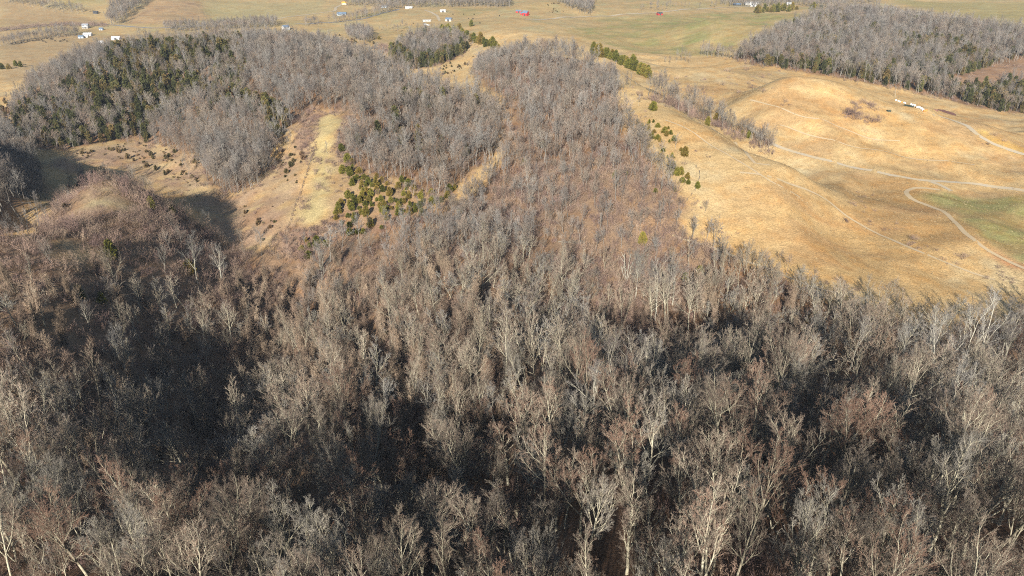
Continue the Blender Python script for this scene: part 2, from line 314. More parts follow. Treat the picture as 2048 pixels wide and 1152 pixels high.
for k in ('hill', 'knoll', 'right', 'leftwood', 'near'): paint(zone(k, 2), LITTER)
nf = np.clip((190-MY)/60, 0, 1)*zone('near', 2); paint(nf*.85, mixc((.085, .056, .04), (.13, .08, .052), (n2-.3)*2.2))  # near wood floor painted darker, standing in for shade between the trees
paint(zone('right_bare', 2), mixc((.23, .15, .10), (.30, .20, .125), (n3-.3)*2))
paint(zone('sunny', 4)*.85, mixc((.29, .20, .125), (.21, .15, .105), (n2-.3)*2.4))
paint(zone('gully', 2), mixc((.36, .24, .135), (.25, .17, .11), (n3-.35)*3))
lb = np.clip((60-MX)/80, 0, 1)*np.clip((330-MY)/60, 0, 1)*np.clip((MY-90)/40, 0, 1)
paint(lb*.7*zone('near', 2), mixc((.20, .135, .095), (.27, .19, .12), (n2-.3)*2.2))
paint(zone('tanslope', 2), mixc((.37, .275, .165), (.30, .205, .135), (n2-.3)*2.4))
paint(zone('tanslope', 2)*(n3-.55)*2.5, (.44, .335, .165))
paint(zone('clearing', 2), mixc((.31, .205, .12), (.24, .15, .105), (n2-.32)*2.6))
paint(zone('clearing', 2)*(n1-.42)*2.0, (.39, .29, .15))
paint(zone('maroon', 3)*.85, mixc((.19, .12, .095), (.25, .17, .12), (n3-.3)*2.2)); paint(zone('maroon2', 3)*.8, mixc((.19, .12, .095), (.27, .19, .13), (n3-.3)*2.2)); paint(zone('maroon3', 3)*.8, mixc((.20, .125, .10), (.28, .20, .13), (n3-.3)*2.2))
paint(zone('strip', 2)*.95, mixc((.47, .38, .185), (.40, .33, .165), (n3-.3)*2))
paint(zone('knobgrass', 5)*.7, mixc((.35, .30, .17), (.27, .20, .13), (n3-.35)*2.4)); paint(zone('knobgrass2', 5)*.7, mixc((.37, .31, .17), (.27, .20, .13), (n3-.4)*2.4))
paint(zone('bare_clay', 1), (.52, .35, .15))
# soft brown scars on the right-hand grass
paint(np.clip((fbm(MX*.8+MY*.5, MY*2.2-MX*.3, 30, 4, 61)-.57)*5, 0, .4)*np.clip((MX-70)/40, 0, 1)*(MY > 240)*(MY < 560), (.33, .195, .095))
# sheep-track terraces following the contours of the steep pasture
paint(np.clip(np.sin(MZ*4.2+n2*7)*1.6-.9, 0, .3)*np.clip((MX-60)/40, 0, 1)*(MY > 240)*(MY < 620)*(1-zone('near', 1)), (.33, .215, .10))

def grid_mesh(name):
    me = bpy.data.meshes.new(name); nx, ny = len(GX), len(GY)
    co = np.stack([MX, MY, MZ], -1).reshape(-1, 3)
    idx = np.arange(nx*ny).reshape(ny, nx)
    q = np.stack([idx[:-1, :-1], idx[:-1, 1:], idx[1:, 1:], idx[1:, :-1]], -1).reshape(-1, 4)
    me.vertices.add(len(co)); me.vertices.foreach_set('co', co.ravel())
    me.loops.add(q.size); me.loops.foreach_set('vertex_index', q.ravel().astype(np.int32))
    me.polygons.add(len(q)); me.polygons.foreach_set('loop_start', (np.arange(len(q))*4).astype(np.int32)); me.polygons.foreach_set('loop_total', np.full(len(q), 4, np.int32))
    me.update(calc_edges=True); me.shade_smooth()
    a = me.color_attributes.new('cover', 'FLOAT_COLOR', 'POINT')
    a.data.foreach_set('color', np.concatenate([GC.reshape(-1, 3), np.ones((len(co), 1))], 1).ravel().astype(np.float32))
    return me
def ground_material():
    m = mat('ground_cover', (.3, .2, .1), .95, .05); nt = m.node_tree; L = nt.links; b = nt.nodes['Principled BSDF']
    at = nt.nodes.new('ShaderNodeAttribute'); at.attribute_name = 'cover'
    ge = nt.nodes.new('ShaderNodeNewGeometry')
    last = at.outputs['Color']
    for sc, lo, hi, det in ((.055, .90, 1.10, 3), (.33, .84, 1.16, 4), (1.6, .72, 1.28, 3)):
        nz = nd(nt, 'ShaderNodeTexNoise', Scale=sc, Detail=float(det), Roughness=.65); L.new(ge.outputs['Position'], nz.inputs['Vector'])
        mr = nt.nodes.new('ShaderNodeMapRange'); mr.inputs[1].default_value = .3; mr.inputs[2].default_value = .7; mr.inputs[3].default_value = lo; mr.inputs[4].default_value = hi
        L.new(nz.outputs[0], mr.inputs[0])
        vm = nd(nt, 'ShaderNodeVectorMath', op='SCALE'); L.new(last, vm.inputs[0]); L.new(mr.outputs[0], vm.inputs['Scale']); last = vm.outputs[0]
    nz = nd(nt, 'ShaderNodeTexNoise', Scale=.12, Detail=4.0); L.new(ge.outputs['Position'], nz.inputs['Vector'])
    mr = nt.nodes.new('ShaderNodeMapRange'); mr.inputs[1].default_value = .45; mr.inputs[2].default_value = .75; L.new(nz.outputs[0], mr.inputs[0])
    mx = nt.nodes.new('ShaderNodeMix'); mx.data_type = 'RGBA'; mx.blend_type = 'MULTIPLY'; mx.inputs[7].default_value = (1.0, .86, .70, 1)
    L.new(mr.outputs[0], mx.inputs[0]); L.new(last, mx.inputs[6]); L.new(mx.outputs[2], b.inputs['Base Color'])
    bn = nd(nt, 'ShaderNodeTexNoise', Scale=1.3, Detail=5.0, Roughness=.7); L.new(ge.outputs['Position'], bn.inputs['Vector'])
    bp = nd(nt, 'ShaderNodeBump', Strength=.75, Distance=.5); L.new(bn.outputs[0], bp.inputs['Height']); L.new(bp.outputs[0], b.inputs['Normal'])
    return m
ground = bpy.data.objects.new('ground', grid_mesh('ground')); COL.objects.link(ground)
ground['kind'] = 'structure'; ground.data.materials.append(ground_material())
# ------------------------------------------------------------------ plant models
def unit(v): return v/(np.linalg.norm(v, axis=-1, keepdims=True)+1e-9)
def side_axes(d):
    a = np.where(np.abs(d[:, :1]) < .7, [[1., 0, 0]], [[0, 1., 0]]); u = unit(np.cross(d, a)); return u, np.cross(d, u)
def raw_mesh(name, V, polys, mats, pm=None, smooth=False):
    """polys: list of (n, k) index arrays"""
    me = bpy.data.meshes.new(name); V = np.asarray(V, np.float32)
    me.vertices.add(len(V)); me.vertices.foreach_set('co', V.ravel())
    li = np.concatenate([p.ravel() for p in polys]).astype(np.int32); tot = np.concatenate([np.full(len(p), p.shape[1]) for p in polys]).astype(np.int32)
    me.loops.add(len(li)); me.loops.foreach_set('vertex_index', li)
    me.polygons.add(len(tot)); me.polygons.foreach_set('loop_start', (np.cumsum(tot)-tot).astype(np.int32)); me.polygons.foreach_set('loop_total', tot)
    for q in mats: me.materials.append(q)
    if pm is not None: me.polygons.foreach_set('material_index', np.asarray(pm, np.int32))
    me.update(calc_edges=True)
    if smooth: me.shade_smooth()
    return me
class Wood:
    """collects tapered branch pieces and turns them into one mesh"""
    def __init__(s): s.seg = []                       # arrays p0, p1, r0, r1, then sides and material
    def add(s, p0, p1, r0, r1, sides, m):
        p0, p1 = np.atleast_2d(np.asarray(p0, float)), np.atleast_2d(np.asarray(p1, float)); n = len(p0)
        s.seg.append((p0, p1, np.broadcast_to(np.asarray(r0, float).reshape(-1, 1), (n, 1)), np.broadcast_to(np.asarray(r1, float).reshape(-1, 1), (n, 1)), sides, m))
    def mesh(s, name, mats, pick=None):
        V, P, PM = [], [], []; n = 0
        for p0, p1, r0, r1, sides, m in s.seg:
            if pick is not None and m not in pick: continue
            k = len(p0); d = unit(p1-p0); u, w = side_axes(d)
            if sides >= 3:
                vs = []
                for i in range(sides):
                    e = u*math.cos(2*math.pi*i/sides)+w*math.sin(2*math.pi*i/sides); vs += [p0+e*r0, p1+e*r1]
                V.append(np.stack(vs, 1).reshape(-1, 3)); base = n+np.arange(k)[:, None]*2*sides
                for i in range(sides):
                    j = (i+1) % sides; P.append(np.concatenate([base+2*i, base+2*j, base+2*j+1, base+2*i+1], 1)); PM.append(np.full(k, m))
                n += k*2*sides
            else:
                th = RNG.uniform(0, math.pi, (k, 1)); e = u*np.cos(th)+w*np.sin(th)
                if sides == 2: V.append(np.stack([p0-e*r0, p0+e*r0, p1+e*r1, p1-e*r1], 1).reshape(-1, 3)); P.append(n+np.arange(4*k).reshape(k, 4)); n += 4*k
                else: V.append(np.stack([p0-e*r0, p0+e*r0, p1], 1).reshape(-1, 3)); P.append(n+np.arange(3*k).reshape(k, 3)); n += 3*k
                PM.append(np.full(k, m))
        return raw_mesh(name, np.concatenate(V), P, mats, np.concatenate(PM), True)
TRUNK, LIMB, TWIG = 0, 1, 2
def limbs(W, p, d, ln, r, cfg, rg, lev=0):
    """grow a whole generation of branches at once, then the generations they carry"""
    p, d, ln, r = np.atleast_2d(p), np.atleast_2d(d), np.atleast_1d(ln), np.atleast_1d(r); n = len(p)
    c = cfg[lev]; ns = c['seg']; pts = [p]; rad = [r]; q, dd = p, d
    for i in range(ns):
        dd = unit(dd+rg.normal(0, c['wob'], (n, 3))+np.array([0, 0, c['up']])); q = q+dd*(ln/ns)[:, None]; pts.append(q); rad.append(r*(1-(i+1)/ns*c['tap']))
    for i in range(ns):
        W.add(pts[i], pts[i+1], rad[i], rad[i+1], 1 if (c['sides'] <= 2 and i == ns-1) else c['sides'], c['mat'])
    if lev+1 >= len(cfg): return
    K = c['kids']; pts = np.stack(pts, 1); rad = np.stack(rad, 1)
    t = c['bare']+(1-c['bare'])*(np.arange(K)[None]+rg.uniform(.1, .95, (n, K)))/K
    f = np.clip(t*ns, 0, ns-1e-4); i = f.astype(int); w_ = (f-i)[..., None]; ar = np.arange(n)[:, None]
    pos = pts[ar, i]*(1-w_)+pts[ar, i+1]*w_; ax = unit(pts[ar, i+1]-pts[ar, i])
    ph = rg.uniform(0, 6.28, (n, 1))+np.arange(K)[None]*2.4+rg.normal(0, .5, (n, K)); an = np.radians(rg.uniform(*c['ang'], (n, K)))
    u, v = side_axes(ax.reshape(-1, 3)); ph, an = ph.reshape(-1, 1), an.reshape(-1, 1)
    nd_ = unit(ax.reshape(-1, 3)*np.cos(an)+(u*np.cos(ph)+v*np.sin(ph))*np.sin(an))
    cl = (ln[:, None]*rg.uniform(*c['ratio'], (n, K))*(1-.45*t)).ravel(); cr = np.maximum(rad[ar, i]*c.get('thin', .55), cfg[lev+1]['rmin']).ravel()
    kp = rg.random(n*K) < c.get('keep', .9)
    limbs(W, pos.reshape(-1, 3)[kp], nd_[kp], cl[kp], cr[kp], cfg, rg, lev+1)
def G(seg, sides, kids, ang, ratio, rmin, mat=LIMB, wob=.1, up=.1, tap=.72, bare=.15, **kw):
    return dict(seg=seg, sides=sides, kids=kids, ang=ang, ratio=ratio, rmin=rmin, mat=mat, wob=wob, up=up, tap=tap, bare=bare, **kw)
def trunk_line(W, rg, base, d, top, r0, n=9, bend=.045, sides=7, fork=.5, keep=.78):
    p = np.array(base, float); pts, rad = [p], [r0*1.3]
    for i in range(n):
        d = unit(d+rg.normal(0, bend, 3)+np.array([0, 0, .05])); p = p+d*(top/n); pts.append(p); rad.append(r0*(1-keep*((i+1)/n)**1.15))
    for i in range(n): W.add(pts[i], pts[i+1], rad[i], rad[i+1], sides, TRUNK if (i+1)/n <= fork+.12 else LIMB)
    return np.array(pts), np.array(rad)
def hardwood(seed, hgt, spread, fork, detail, stems=1, twig=1.0, lean=.05, kids0=8, wob=1.0, ang0=(26, 50)):
    """a leafless tree: tall trunk, rising limbs, haze of fine twigs"""
    rg = np.random.default_rng(seed); W = Wood()
    if detail > 1:
        cfg = [G(6, 5, 7, (22, 42), (.42, .62), .06, LIMB, .09*wob, .09, bare=.22, thin=.6), G(4, 3, 7, (20, 42), (.42, .62), .038, LIMB, .10*wob, .10, bare=.15, thin=.6),
               G(3, 3, 6, (18, 40), (.45, .68), .021*twig, TWIG, .11*wob, .09, bare=.12), G(2, 2, 5, (14, 40), (.5, .8), .0135*twig, TWIG, .12, .10, bare=.1), G(1, 1, 0, (0, 0), (0, 0), .0115*twig, TWIG, .15, .08)]
    else:
        cfg = [G(4, 3, 6, (22, 42), (.42, .62), .08, LIMB, .10, .09, bare=.2), G(3, 3, 6, (20, 42), (.45, .65), .045*twig, LIMB, .11, .09), G(2, 2, 8, (16, 42), (.5, .8), .022*twig, TWIG, .13, .09, bare=.1), G(1, 1, 0, (0, 0), (0, 0), .019*twig, TWIG, .16, .08)]
    for s_ in range(stems):
        az = rg.uniform(0, 6.28) if stems == 1 else 6.28*s_/stems+rg.uniform(-.5, .5); ln_ = lean*rg.uniform(.4, 1.6) + (.17 if stems > 1 else 0); top = hgt*.78*rg.uniform(.9, 1.05)
        pts, rad = trunk_line(W, rg, (0, 0, -.5), unit(np.array([math.cos(az)*ln_, math.sin(az)*ln_, 1])), top, hgt*.0125*rg.uniform(.85, 1.2)/(stems**.35), 9, .05, 7 if detail > 1 else 5, fork)
        nk = max(4, int(kids0*rg.uniform(.85, 1.2)/stems**.5)); c = np.arange(nk); t = fork+(1-fork)*(c+rg.uniform(.1, .8, nk))/nk
        f = np.minimum(t*9, 8.999); i = f.astype(int); pos = pts[i]+(pts[i+1]-pts[i])*(f-i)[:, None]; g = (t-fork)/(1.001-fork)
        ph = rg.uniform(0, 6.28)+c*2.4+rg.normal(0, .4, nk); an = np.radians(rg.uniform(*ang0, nk)*(1-.4*g))
        dd = np.stack([np.cos(ph)*np.sin(an), np.sin(ph)*np.sin(an), np.cos(an)], 1)
        limbs(W, np.concatenate([pos, pts[-1:]]), np.concatenate([dd, unit(pts[-1:]-pts[-2:-1])]), np.append(spread*(1-.42*g)*rg.uniform(.8, 1.2, nk), hgt*.24), np.append(np.maximum(rad[i]*.58, .06), rad[-1]), cfg, rg)
    return W
def vine_tree(seed, hgt):
    """broken trunk hung with dead vines"""
    rg = np.random.default_rng(seed); W = Wood(); n = 8
    cfg = [G(3, 3, 6, (30, 60), (.4, .6), .05, TWIG, .18, .07), G(2, 2, 5, (30, 65), (.45, .65), .03, TWIG, .2, .04), G(2, 2, 4, (30, 65), (.5, .7), .022, TWIG, .25, .0), G(1, 1, 0, (0, 0), (0, 0), .02, TWIG, .3, 0)]
    pts, rad = trunk_line(W, rg, (0, 0, -.4), unit(np.array([rg.normal(0, .06), rg.normal(0, .06), 1])), hgt*.78, .2, n, .06, 5, 1.0, .7)
    i = rg.integers(4, n+1, 7); a = rg.uniform(0, 6.28, 7); an = rg.uniform(.3, .85, 7)
    limbs(W, pts[i], np.stack([np.cos(a)*np.sin(an), np.sin(a)*np.sin(an), np.cos(an)], 1), hgt*rg.uniform(.18, .3, 7), np.full(7, .06), cfg, rg)
    N = 560; t = rg.uniform(.04, 1, N)**.8; f = np.minimum(t*n, n-1e-3); i = f.astype(int); c = pts[i]+(pts[i+1]-pts[i])*(f-i)[:, None]
    R = hgt*.075*(.5+.9*np.sin(3.0*t)**2)*(1+.5*np.sin(9*t+seed)); a = rg.uniform(0, 6.28, N)
    q = c+np.stack([np.cos(a), np.sin(a), 0*a], 1)*(R*rg.uniform(.3, 1.1, N))[:, None]; l = hgt*rg.uniform(.06, .2, N)
    e = q+np.stack([rg.normal(0, .3, N), rg.normal(0, .3, N), np.where(rg.random(N) < .75, -l, l*.6)], 1); e[:, 2] = np.maximum(e[:, 2], 0)
    W.add(q, e, .035, .015, 2, TWIG); W.add(e, e+rg.normal(0, .45, (N, 3)), .025, 0, 1, TWIG); W.add(q, q+rg.normal(0, .6, (N, 3)), .025, 0, 1, TWIG)
    return W
def brush(seed, hgt, wid, nst=14, fine=1.0):
    """thicket of thin stems"""
    rg = np.random.default_rng(seed); W = Wood()
    cfg = [G(3, 2, 6, (18, 48), (.4, .65), .03, TWIG, .16, .08), G(2, 2, 6, (20, 55), (.4, .7), .015*fine, TWIG, .2, .06, bare=.05), G(1, 1, 0, (0, 0), (0, 0), .014*fine, TWIG, .25, .04)]
    a = rg.uniform(0, 6.28, nst); R = wid*.35*np.sqrt(rg.random(nst)); an = rg.uniform(.05, .65, nst)*(.4+R/wid*1.6)
    limbs(W, np.stack([np.cos(a)*R, np.sin(a)*R, 0*a-.15], 1), np.stack([np.cos(a)*np.sin(an), np.sin(a)*np.sin(an), np.cos(an)], 1), hgt*rg.uniform(.55, .95, nst), np.full(nst, .03*fine), cfg, rg)
    return W
def leafy(name, seed, hgt, wid, n, size, pw, mats, lumps=26, lowest=.03):
    """dense evergreen: small sprays set all through the crown"""
    rg = np.random.default_rng(seed)
    lp = []
    for k in range(lumps):
        t = (k+rg.random())/lumps; a = rg.uniform(0, 6.28); prof = (1-t)**(.62*pw)*min(1, (t+.14)/.26)
        R = wid*.5*prof*rg.uniform(.4, .95); lp.append((math.cos(a)*R, math.sin(a)*R, hgt*(lowest+(1-lowest)*t*.93), wid*rg.uniform(.16, .27)*(.55+.6*prof)))
    lp = np.array(lp); k = rg.integers(0, lumps, n)
    dirs = rg.normal(0, 1, (n, 3)); dirs /= np.linalg.norm(dirs, axis=1, keepdims=True); dirs[:, 2] = dirs[:, 2]*.9+.15
    c = lp[k, :3]+dirs*(lp[k, 3:]*rg.uniform(.55, 1.08, (n, 1))**1)*np.array([1, 1, 1.25])
    core = rg.random(n) < .12
    c[core, 0] *= .3; c[core, 1] *= .3
    c[:, 2] = np.clip(c[:, 2], .05, None)
    out = dirs*.6+np.stack([c[:, 0]/wid, c[:, 1]/wid, np.full(n, .55)], 1)+rg.normal(0, .35, (n, 3)); out /= np.linalg.norm(out, axis=1, keepdims=True)
    a = np.cross(out, rg.normal(0, 1, (n, 3))); a /= np.linalg.norm(a, axis=1, keepdims=True)
    s = size*rg.uniform(.6, 1.4, (n, 1))
    V = np.stack([c-a*s*.5, c+a*s*.5, c+out*s*1.5+rg.normal(0, .1*size, (n, 3))], 1).reshape(-1, 3)
    F = np.arange(3*n).reshape(n, 3)
    return raw_mesh(name, V, [F], [mats])
def stem_mesh(name, hgt, r, m):
    W = Wood(); W.add(np.array([0, 0, -.5]), np.array([.05, 0, hgt*.4]), r, r*.7, 5, 0); W.add(np.array([.05, 0, hgt*.4]), np.array([0, .05, hgt*.85]), r*.7, r*.2, 5, 0)
    return W.mesh(name, [m])
def joined(name, meshes):
    V, P, PM, mats = [], [], [], []; n = 0
    for me in meshes:
        v = np.zeros(len(me.vertices)*3, np.float32); me.vertices.foreach_get('co', v); V.append(v.reshape(-1, 3))
        li = np.zeros(len(me.loops), np.int32); me.loops.foreach_get('vertex_index', li); k = len(me.loops)//len(me.polygons)
        P.append(li.reshape(-1, k)+n); PM.append(np.full(len(me.polygons), len(mats))); mats.append(me.materials[0]); n += len(me.vertices)
    return raw_mesh(name, np.concatenate(V), P, mats, np.concatenate(PM))

BIG = []       # near trees: (trunk mesh, crown mesh, whole mesh)
SHAPES = [  # height, limb length / height, fork height, stems, limbs, wobble, spread angles
 (23, .36, .40, 1, 8, 1.0, (28, 52)), (25, .32, .48, 1, 9, 1.0, (24, 44)), (21, .42, .32, 2, 8, 1.1, (30, 55)), (24, .30, .50, 1, 9, .9, (22, 40)), (26, .36, .46, 1, 11, .9, (26, 50)),
 (21, .46, .34, 1, 9, 1.2, (34, 62)), (19, .42, .28, 3, 9, 1.0, (26, 50)), (23, .38, .38, 1, 10, 1.0, (30, 54)), (22, .34, .42, 2, 9, 1.0, (24, 46)),
 (16, .48, .2, 2, 10, 1.3, (30, 65)), (21, .24, .25, 1, 14, .9, (18, 36)), (12, .46, .12, 4, 9, 1.2, (28, 60))]
for k, (hgt, sp, fk, st, kd, wb, ag) in enumerate(SHAPES):
    W = hardwood(100+k, hgt, hgt*sp, fk, 2, st, 1.0, kids0=kd, wob=wb, ang0=ag)
    tw = M_TWIG if k % 3 else M_TWIGB
    BIG.append((W.mesh('bare_tree_trunk', [M_BARK], (0,)), W.mesh('bare_tree_crown', [M_BARK, M_BARK, tw], (1, 2)), W.mesh('bare_tree_whole', [M_BARK, M_BARK, tw]), hardwood(100+k, hgt, hgt*sp, fk, 1, st, 1.3, kids0=kd, wob=wb, ang0=ag).mesh('slope_tree_whole', [M_BARK, M_BARK, M_TWIGG if k % 3 == 0 else M_TWIGF])))  # slope copies: twig colour lightened to brighten the middle distance
PALE = []
for k in range(4):
    hgt = [24, 22, 21, 18][k]
    W = hardwood(150+k, hgt, hgt*[.38, .44, .42, .46][k], [.38, .3, .34, .25][k], 2, [1, 2, 1, 2][k], .7, kids0=[7, 6, 7, 6][k], wob=1.2)
    PALE.append((W.mesh('pale_tree_trunk', [M_PALE], (0,)), W.mesh('pale_tree_crown', [M_PALE, M_PALE, M_TWIGG], (1, 2))))
MID = [hardwood(200+k, [15, 16, 14, 17, 13, 15][k], [6.4, 5.8, 6.8, 6.2, 6.8, 6.0][k], [.40, .46, .35, .44, .3, .44][k], 1, 1, 1.0).mesh('wood_tree', [M_BARKF, M_BARKF, M_TWIGG if k % 2 else M_TWIGF]) for k in range(6)]
VINE = [vine_tree(300+k, [10, 12, 9, 11][k]).mesh('vine_tree', [M_BARK, M_VINE, M_VINE]) for k in range(4)]
BRUSH = [brush(400+k, [3.6, 4.6, 3.0, 5.4][k], [3.6, 3.4, 4.0, 3.6][k], [16, 14, 18, 14][k], 1.4).mesh('brush', [M_BRUSH, M_BRUSH, M_BRUSH]) for k in range(4)]
LOW = [brush(450+k, [1.3, 1.7, 1.0][k], [2.6, 2.2, 3.0][k], 14, 1.4).mesh('bramble', [M_BRUSH, M_BRUSH, M_BRUSH]) for k in range(3)]
CEDAR = [(stem_mesh('cedar_trunk', 6, .12, M_BARK), leafy('cedar_crown', 500+k, [6.4, 7.2, 5.6, 6.6, 5.0][k], [4.4, 4.0, 4.6, 3.8, 4.6][k], 2400, .42, [.85, .8, .95, .75, 1.0][k], M_CEDAR, 34)) for k in range(5)]
CEDARW = [joined('cedar_whole', [stem_mesh('t', 9, .14, M_BARK), leafy('c', 520+k, [10, 11.5, 9][k], [4.0, 3.8, 4.4][k], 1500, .62, [.8, .75, .9][k], M_CEDARD, 34)]) for k in range(3)]
SHRUB = [leafy('shrub', 540+k, [1.5, 1.9, 1.2][k], [2.0, 1.8, 2.3][k], 420, .34, .9, M_SHRUB, 12) for k in range(3)]
TUFT = [brush(470+k, [.5, .7, .4][k], [.8, .7, .9][k], 9, .9).mesh('grass_tuft', [M_GRASS]*3) for k in range(3)]
print('plants', round(time.time()-T0, 1), 'polygons', sum(len(q.polygons) for q in bpy.data.meshes), [len(b[2].polygons) for b in BIG], len(MID[0].polygons))
# ------------------------------------------------------------------ placing helpers
def model_collection(name, meshes):
    c = bpy.data.collections.new(name)
    for k, me in enumerate(meshes):
        o = bpy.data.objects.new('%s_%02d' % (name, k), me); c.objects.link(o)
    return c
def scatter_tree(coll):
    g = bpy.data.node_groups.new('scatter_'+coll.name, 'GeometryNodeTree'); g.interface.new_socket('Geometry', in_out='INPUT', socket_type='NodeSocketGeometry'); g.interface.new_socket('Geometry', in_out='OUTPUT', socket_type='NodeSocketGeometry')
    N, L = g.nodes, g.links
    gi, go = N.new('NodeGroupInput'), N.new('NodeGroupOutput'); ip = N.new('GeometryNodeInstanceOnPoints'); ci = N.new('GeometryNodeCollectionInfo')
    ci.inputs['Collection'].default_value = coll; ci.inputs['Separate Children'].default_value = True; ci.inputs['Reset Children'].default_value = True
    def attr(n, t):
        a = N.new('GeometryNodeInputNamedAttribute'); a.data_type = t; a.inputs['Name'].default_value = n; return a.outputs['Attribute']
    ip.inputs['Pick Instance'].default_value = True
    L.new(gi.outputs[0], ip.inputs['Points']); L.new(ci.outputs[0], ip.inputs['Instance'])
    L.new(attr('pick', 'INT'), ip.inputs['Instance Index']); L.new(attr('turn', 'FLOAT_VECTOR'), ip.inputs['Rotation']); L.new(attr('size', 'FLOAT_VECTOR'), ip.inputs['Scale'])
    L.new(ip.outputs[0], go.inputs[0]); return g
_groups = {}
def mass(name, label, cat, pts, meshes, key, smin, smax, seed=1, sink=.0, lean=.06):
    """a stand of plants nobody could count: one object"""
    pts = np.asarray(pts); n = len(pts)
    if n == 0: return None
    rg = np.random.default_rng(seed)
    if key not in _groups: _groups[key] = scatter_tree(model_collection(key, meshes))
    me = bpy.data.meshes.new(name); me.vertices.add(n)
    co = np.stack([pts[:, 0], pts[:, 1], H(pts[:, 0], pts[:, 1])-sink], 1); me.vertices.foreach_set('co', co.ravel())
    a = me.attributes.new('pick', 'INT', 'POINT'); nm = len(meshes); pk = rg.integers(0, nm, n); pa = np.floor(np.clip((fbm(pts[:, 0], pts[:, 1], 34, 2, 200+seed)-.22)*1.8, 0, .999)*nm).astype(int); pk = np.where(rg.random(n) < .55, pa, pk); a.data.foreach_set('value', pk.astype(np.int32))
    a = me.attributes.new('turn', 'FLOAT_VECTOR', 'POINT'); a.data.foreach_set('vector', np.stack([rg.normal(0, lean, n), rg.normal(0, lean, n), rg.uniform(0, 6.28, n)], 1).ravel())
    s = rg.uniform(smin, smax, n); s = s*(pts[:, 2] if pts.shape[1] > 2 else 1); sz = np.stack([s*rg.uniform(.85, 1.2, n), s*rg.uniform(.85, 1.2, n), s*rg.uniform(.85, 1.15, n)], 1)
    a = me.attributes.new('size', 'FLOAT_VECTOR', 'POINT'); a.data.foreach_set('vector', sz.ravel())
    o = bpy.data.objects.new(name, me); COL.objects.link(o)
    md = o.modifiers.new('scatter', 'NODES'); md.node_group = _groups[key]
    o['kind'] = 'stuff'; o['label'] = label; o['category'] = cat
    return o
def sample(poly, step, seed, jit=.48, dens=None):
    """jittered points inside an outline on the ground"""
    rg = np.random.default_rng(seed); P = np.array(poly)
    x0, y0 = P.min(0); x1, y1 = P.max(0)
    gx, gy = np.meshgrid(np.arange(x0, x1, step), np.arange(y0, y1, step)); gx[1::2] += step/2
    x = (gx+rg.uniform(-jit, jit, gx.shape)*step).ravel(); y = (gy+rg.uniform(-jit, jit, gy.shape)*step).ravel()
    k = inside(poly, x, y)
    if dens is not None: k &= rg.random(len(x)) < dens(x, y)
    return np.stack([x[k], y[k]], 1)
def seen(p, hgt, margin=60):
    """could any of a plant of that height show in the frame (wide margin for its shadow and other views)"""
    z = H(p[:, 0], p[:, 1]); u, v, d = proj(p[:, 0], p[:, 1], z+hgt*.5)
    return (u > -margin-4000/np.maximum(d, 20)*3) & (u < 2048+margin+4000/np.maximum(d, 20)*3) & (v > -60) & (v < 1500) & ~(occluded(p[:, 0], p[:, 1], z, hgt*1.6))
def out_of(p, *names):
    k = np.ones(len(p), bool)
    for n in names: k &= ~inside(Z[n], p[:, 0], p[:, 1])
    return p[k]
def pix(p): return proj(p[:, 0], p[:, 1], H(p[:, 0], p[:, 1]))
def thing(name, label, cat, loc, rz=0, group=None, scale=1):
    o = bpy.data.objects.new(name, None); o.empty_display_size = .5; COL.objects.link(o)
    o.location = loc; o.rotation_euler = (0, 0, rz); o.scale = (scale,)*3 if not hasattr(scale, '__len__') else scale
    o['label'] = label; o['category'] = cat
    if group: o['group'] = group
    return o
def part(name, me, parent):
    o = bpy.data.objects.new(name, me); COL.objects.link(o); o.parent = parent; return o

# ------------------------------------------------------------------ woods
NEAR_END = 255.0
cand = sample(Z['near'], 5.4, 11)
cand = np.concatenate([cand, sample([(-140, -40), (140, -40), (110, 60), (-110, 60)], 5.4, 12)])
u, v, d = pix(cand)
# thinner woods: sunny slope, brushy left spur, grassy knob
rg = np.random.default_rng(5)
keep = np.ones(len(cand))
sunny = inside(Z['sunny'], cand[:, 0], cand[:, 1]); keep[sunny] = .55
leftb = (u < 540) & (v < 820) & (cand[:, 1] > 0); keep[leftb] = np.where(u[leftb] < 230, .10, np.where(v[leftb] < 450, .3, 1.0))
leftb2 = (u < 300) & (v < 560); keep[leftb2] = .06
mid_ = (u > 450) & (u < 1000) & (v > 500) & (v < 760) ; keep[mid_] = .55
keep[inside(Z['gully'], cand[:, 0], cand[:, 1])] = .1
keep[inside(Z['knobgrass'], cand[:, 0], cand[:, 1]) | inside(Z['knobgrass2'], cand[:, 0], cand[:, 1])] = 0.02
# the open creek hollow
creek = [place(np.array([a]), np.array([b]))[0] for a, b in ((1290,702),(1400,716),(1520,748),(1680,782),(1800,800))]
cd = np.min([np.hypot(cand[:, 0]-c[0], cand[:, 1]-c[1]) for c in creek], 0); keep[cd < 9] = .08
keep[(u > 470) & (u < 800) & (v < 585) & (v > 440)] *= .18
for j, (P_, dp, w) in enumerate(RAVINES): keep[line_dist(P_, cand[:, 0], cand[:, 1]) < .5*w] *= (.12 if j == 0 else .55)
cand = cand[rg.random(len(cand)) < keep]
cand = cand[((cand[:, 1] < 12) & (cand[:, 1] > -60)) | (cand[:, 1] > 31+.05*np.abs(cand[:, 0]-20))]
cand = cand[np.hypot(cand[:, 0], cand[:, 1]) > 6]
cand = cand[seen(cand, 20)]
u, v, d = pix(cand)
zc = H(cand[:, 0], cand[:, 1]); ut, vt, _ = proj(cand[:, 0], cand[:, 1], zc+16)
inview = (cand[:, 1] > 40) & (ut > 10) & (ut < 2038) & (vt < 1120) & (vt > 0)
order = np.argsort(np.where(inview, d, 1e9)); named = order[:290]
rest = np.setdiff1d(np.arange(len(cand)), named)
print('near trees', len(cand), 'named depth', d[named].max())
LABELS = []        # (object, base label, place across the photo): repeats get their order from the left
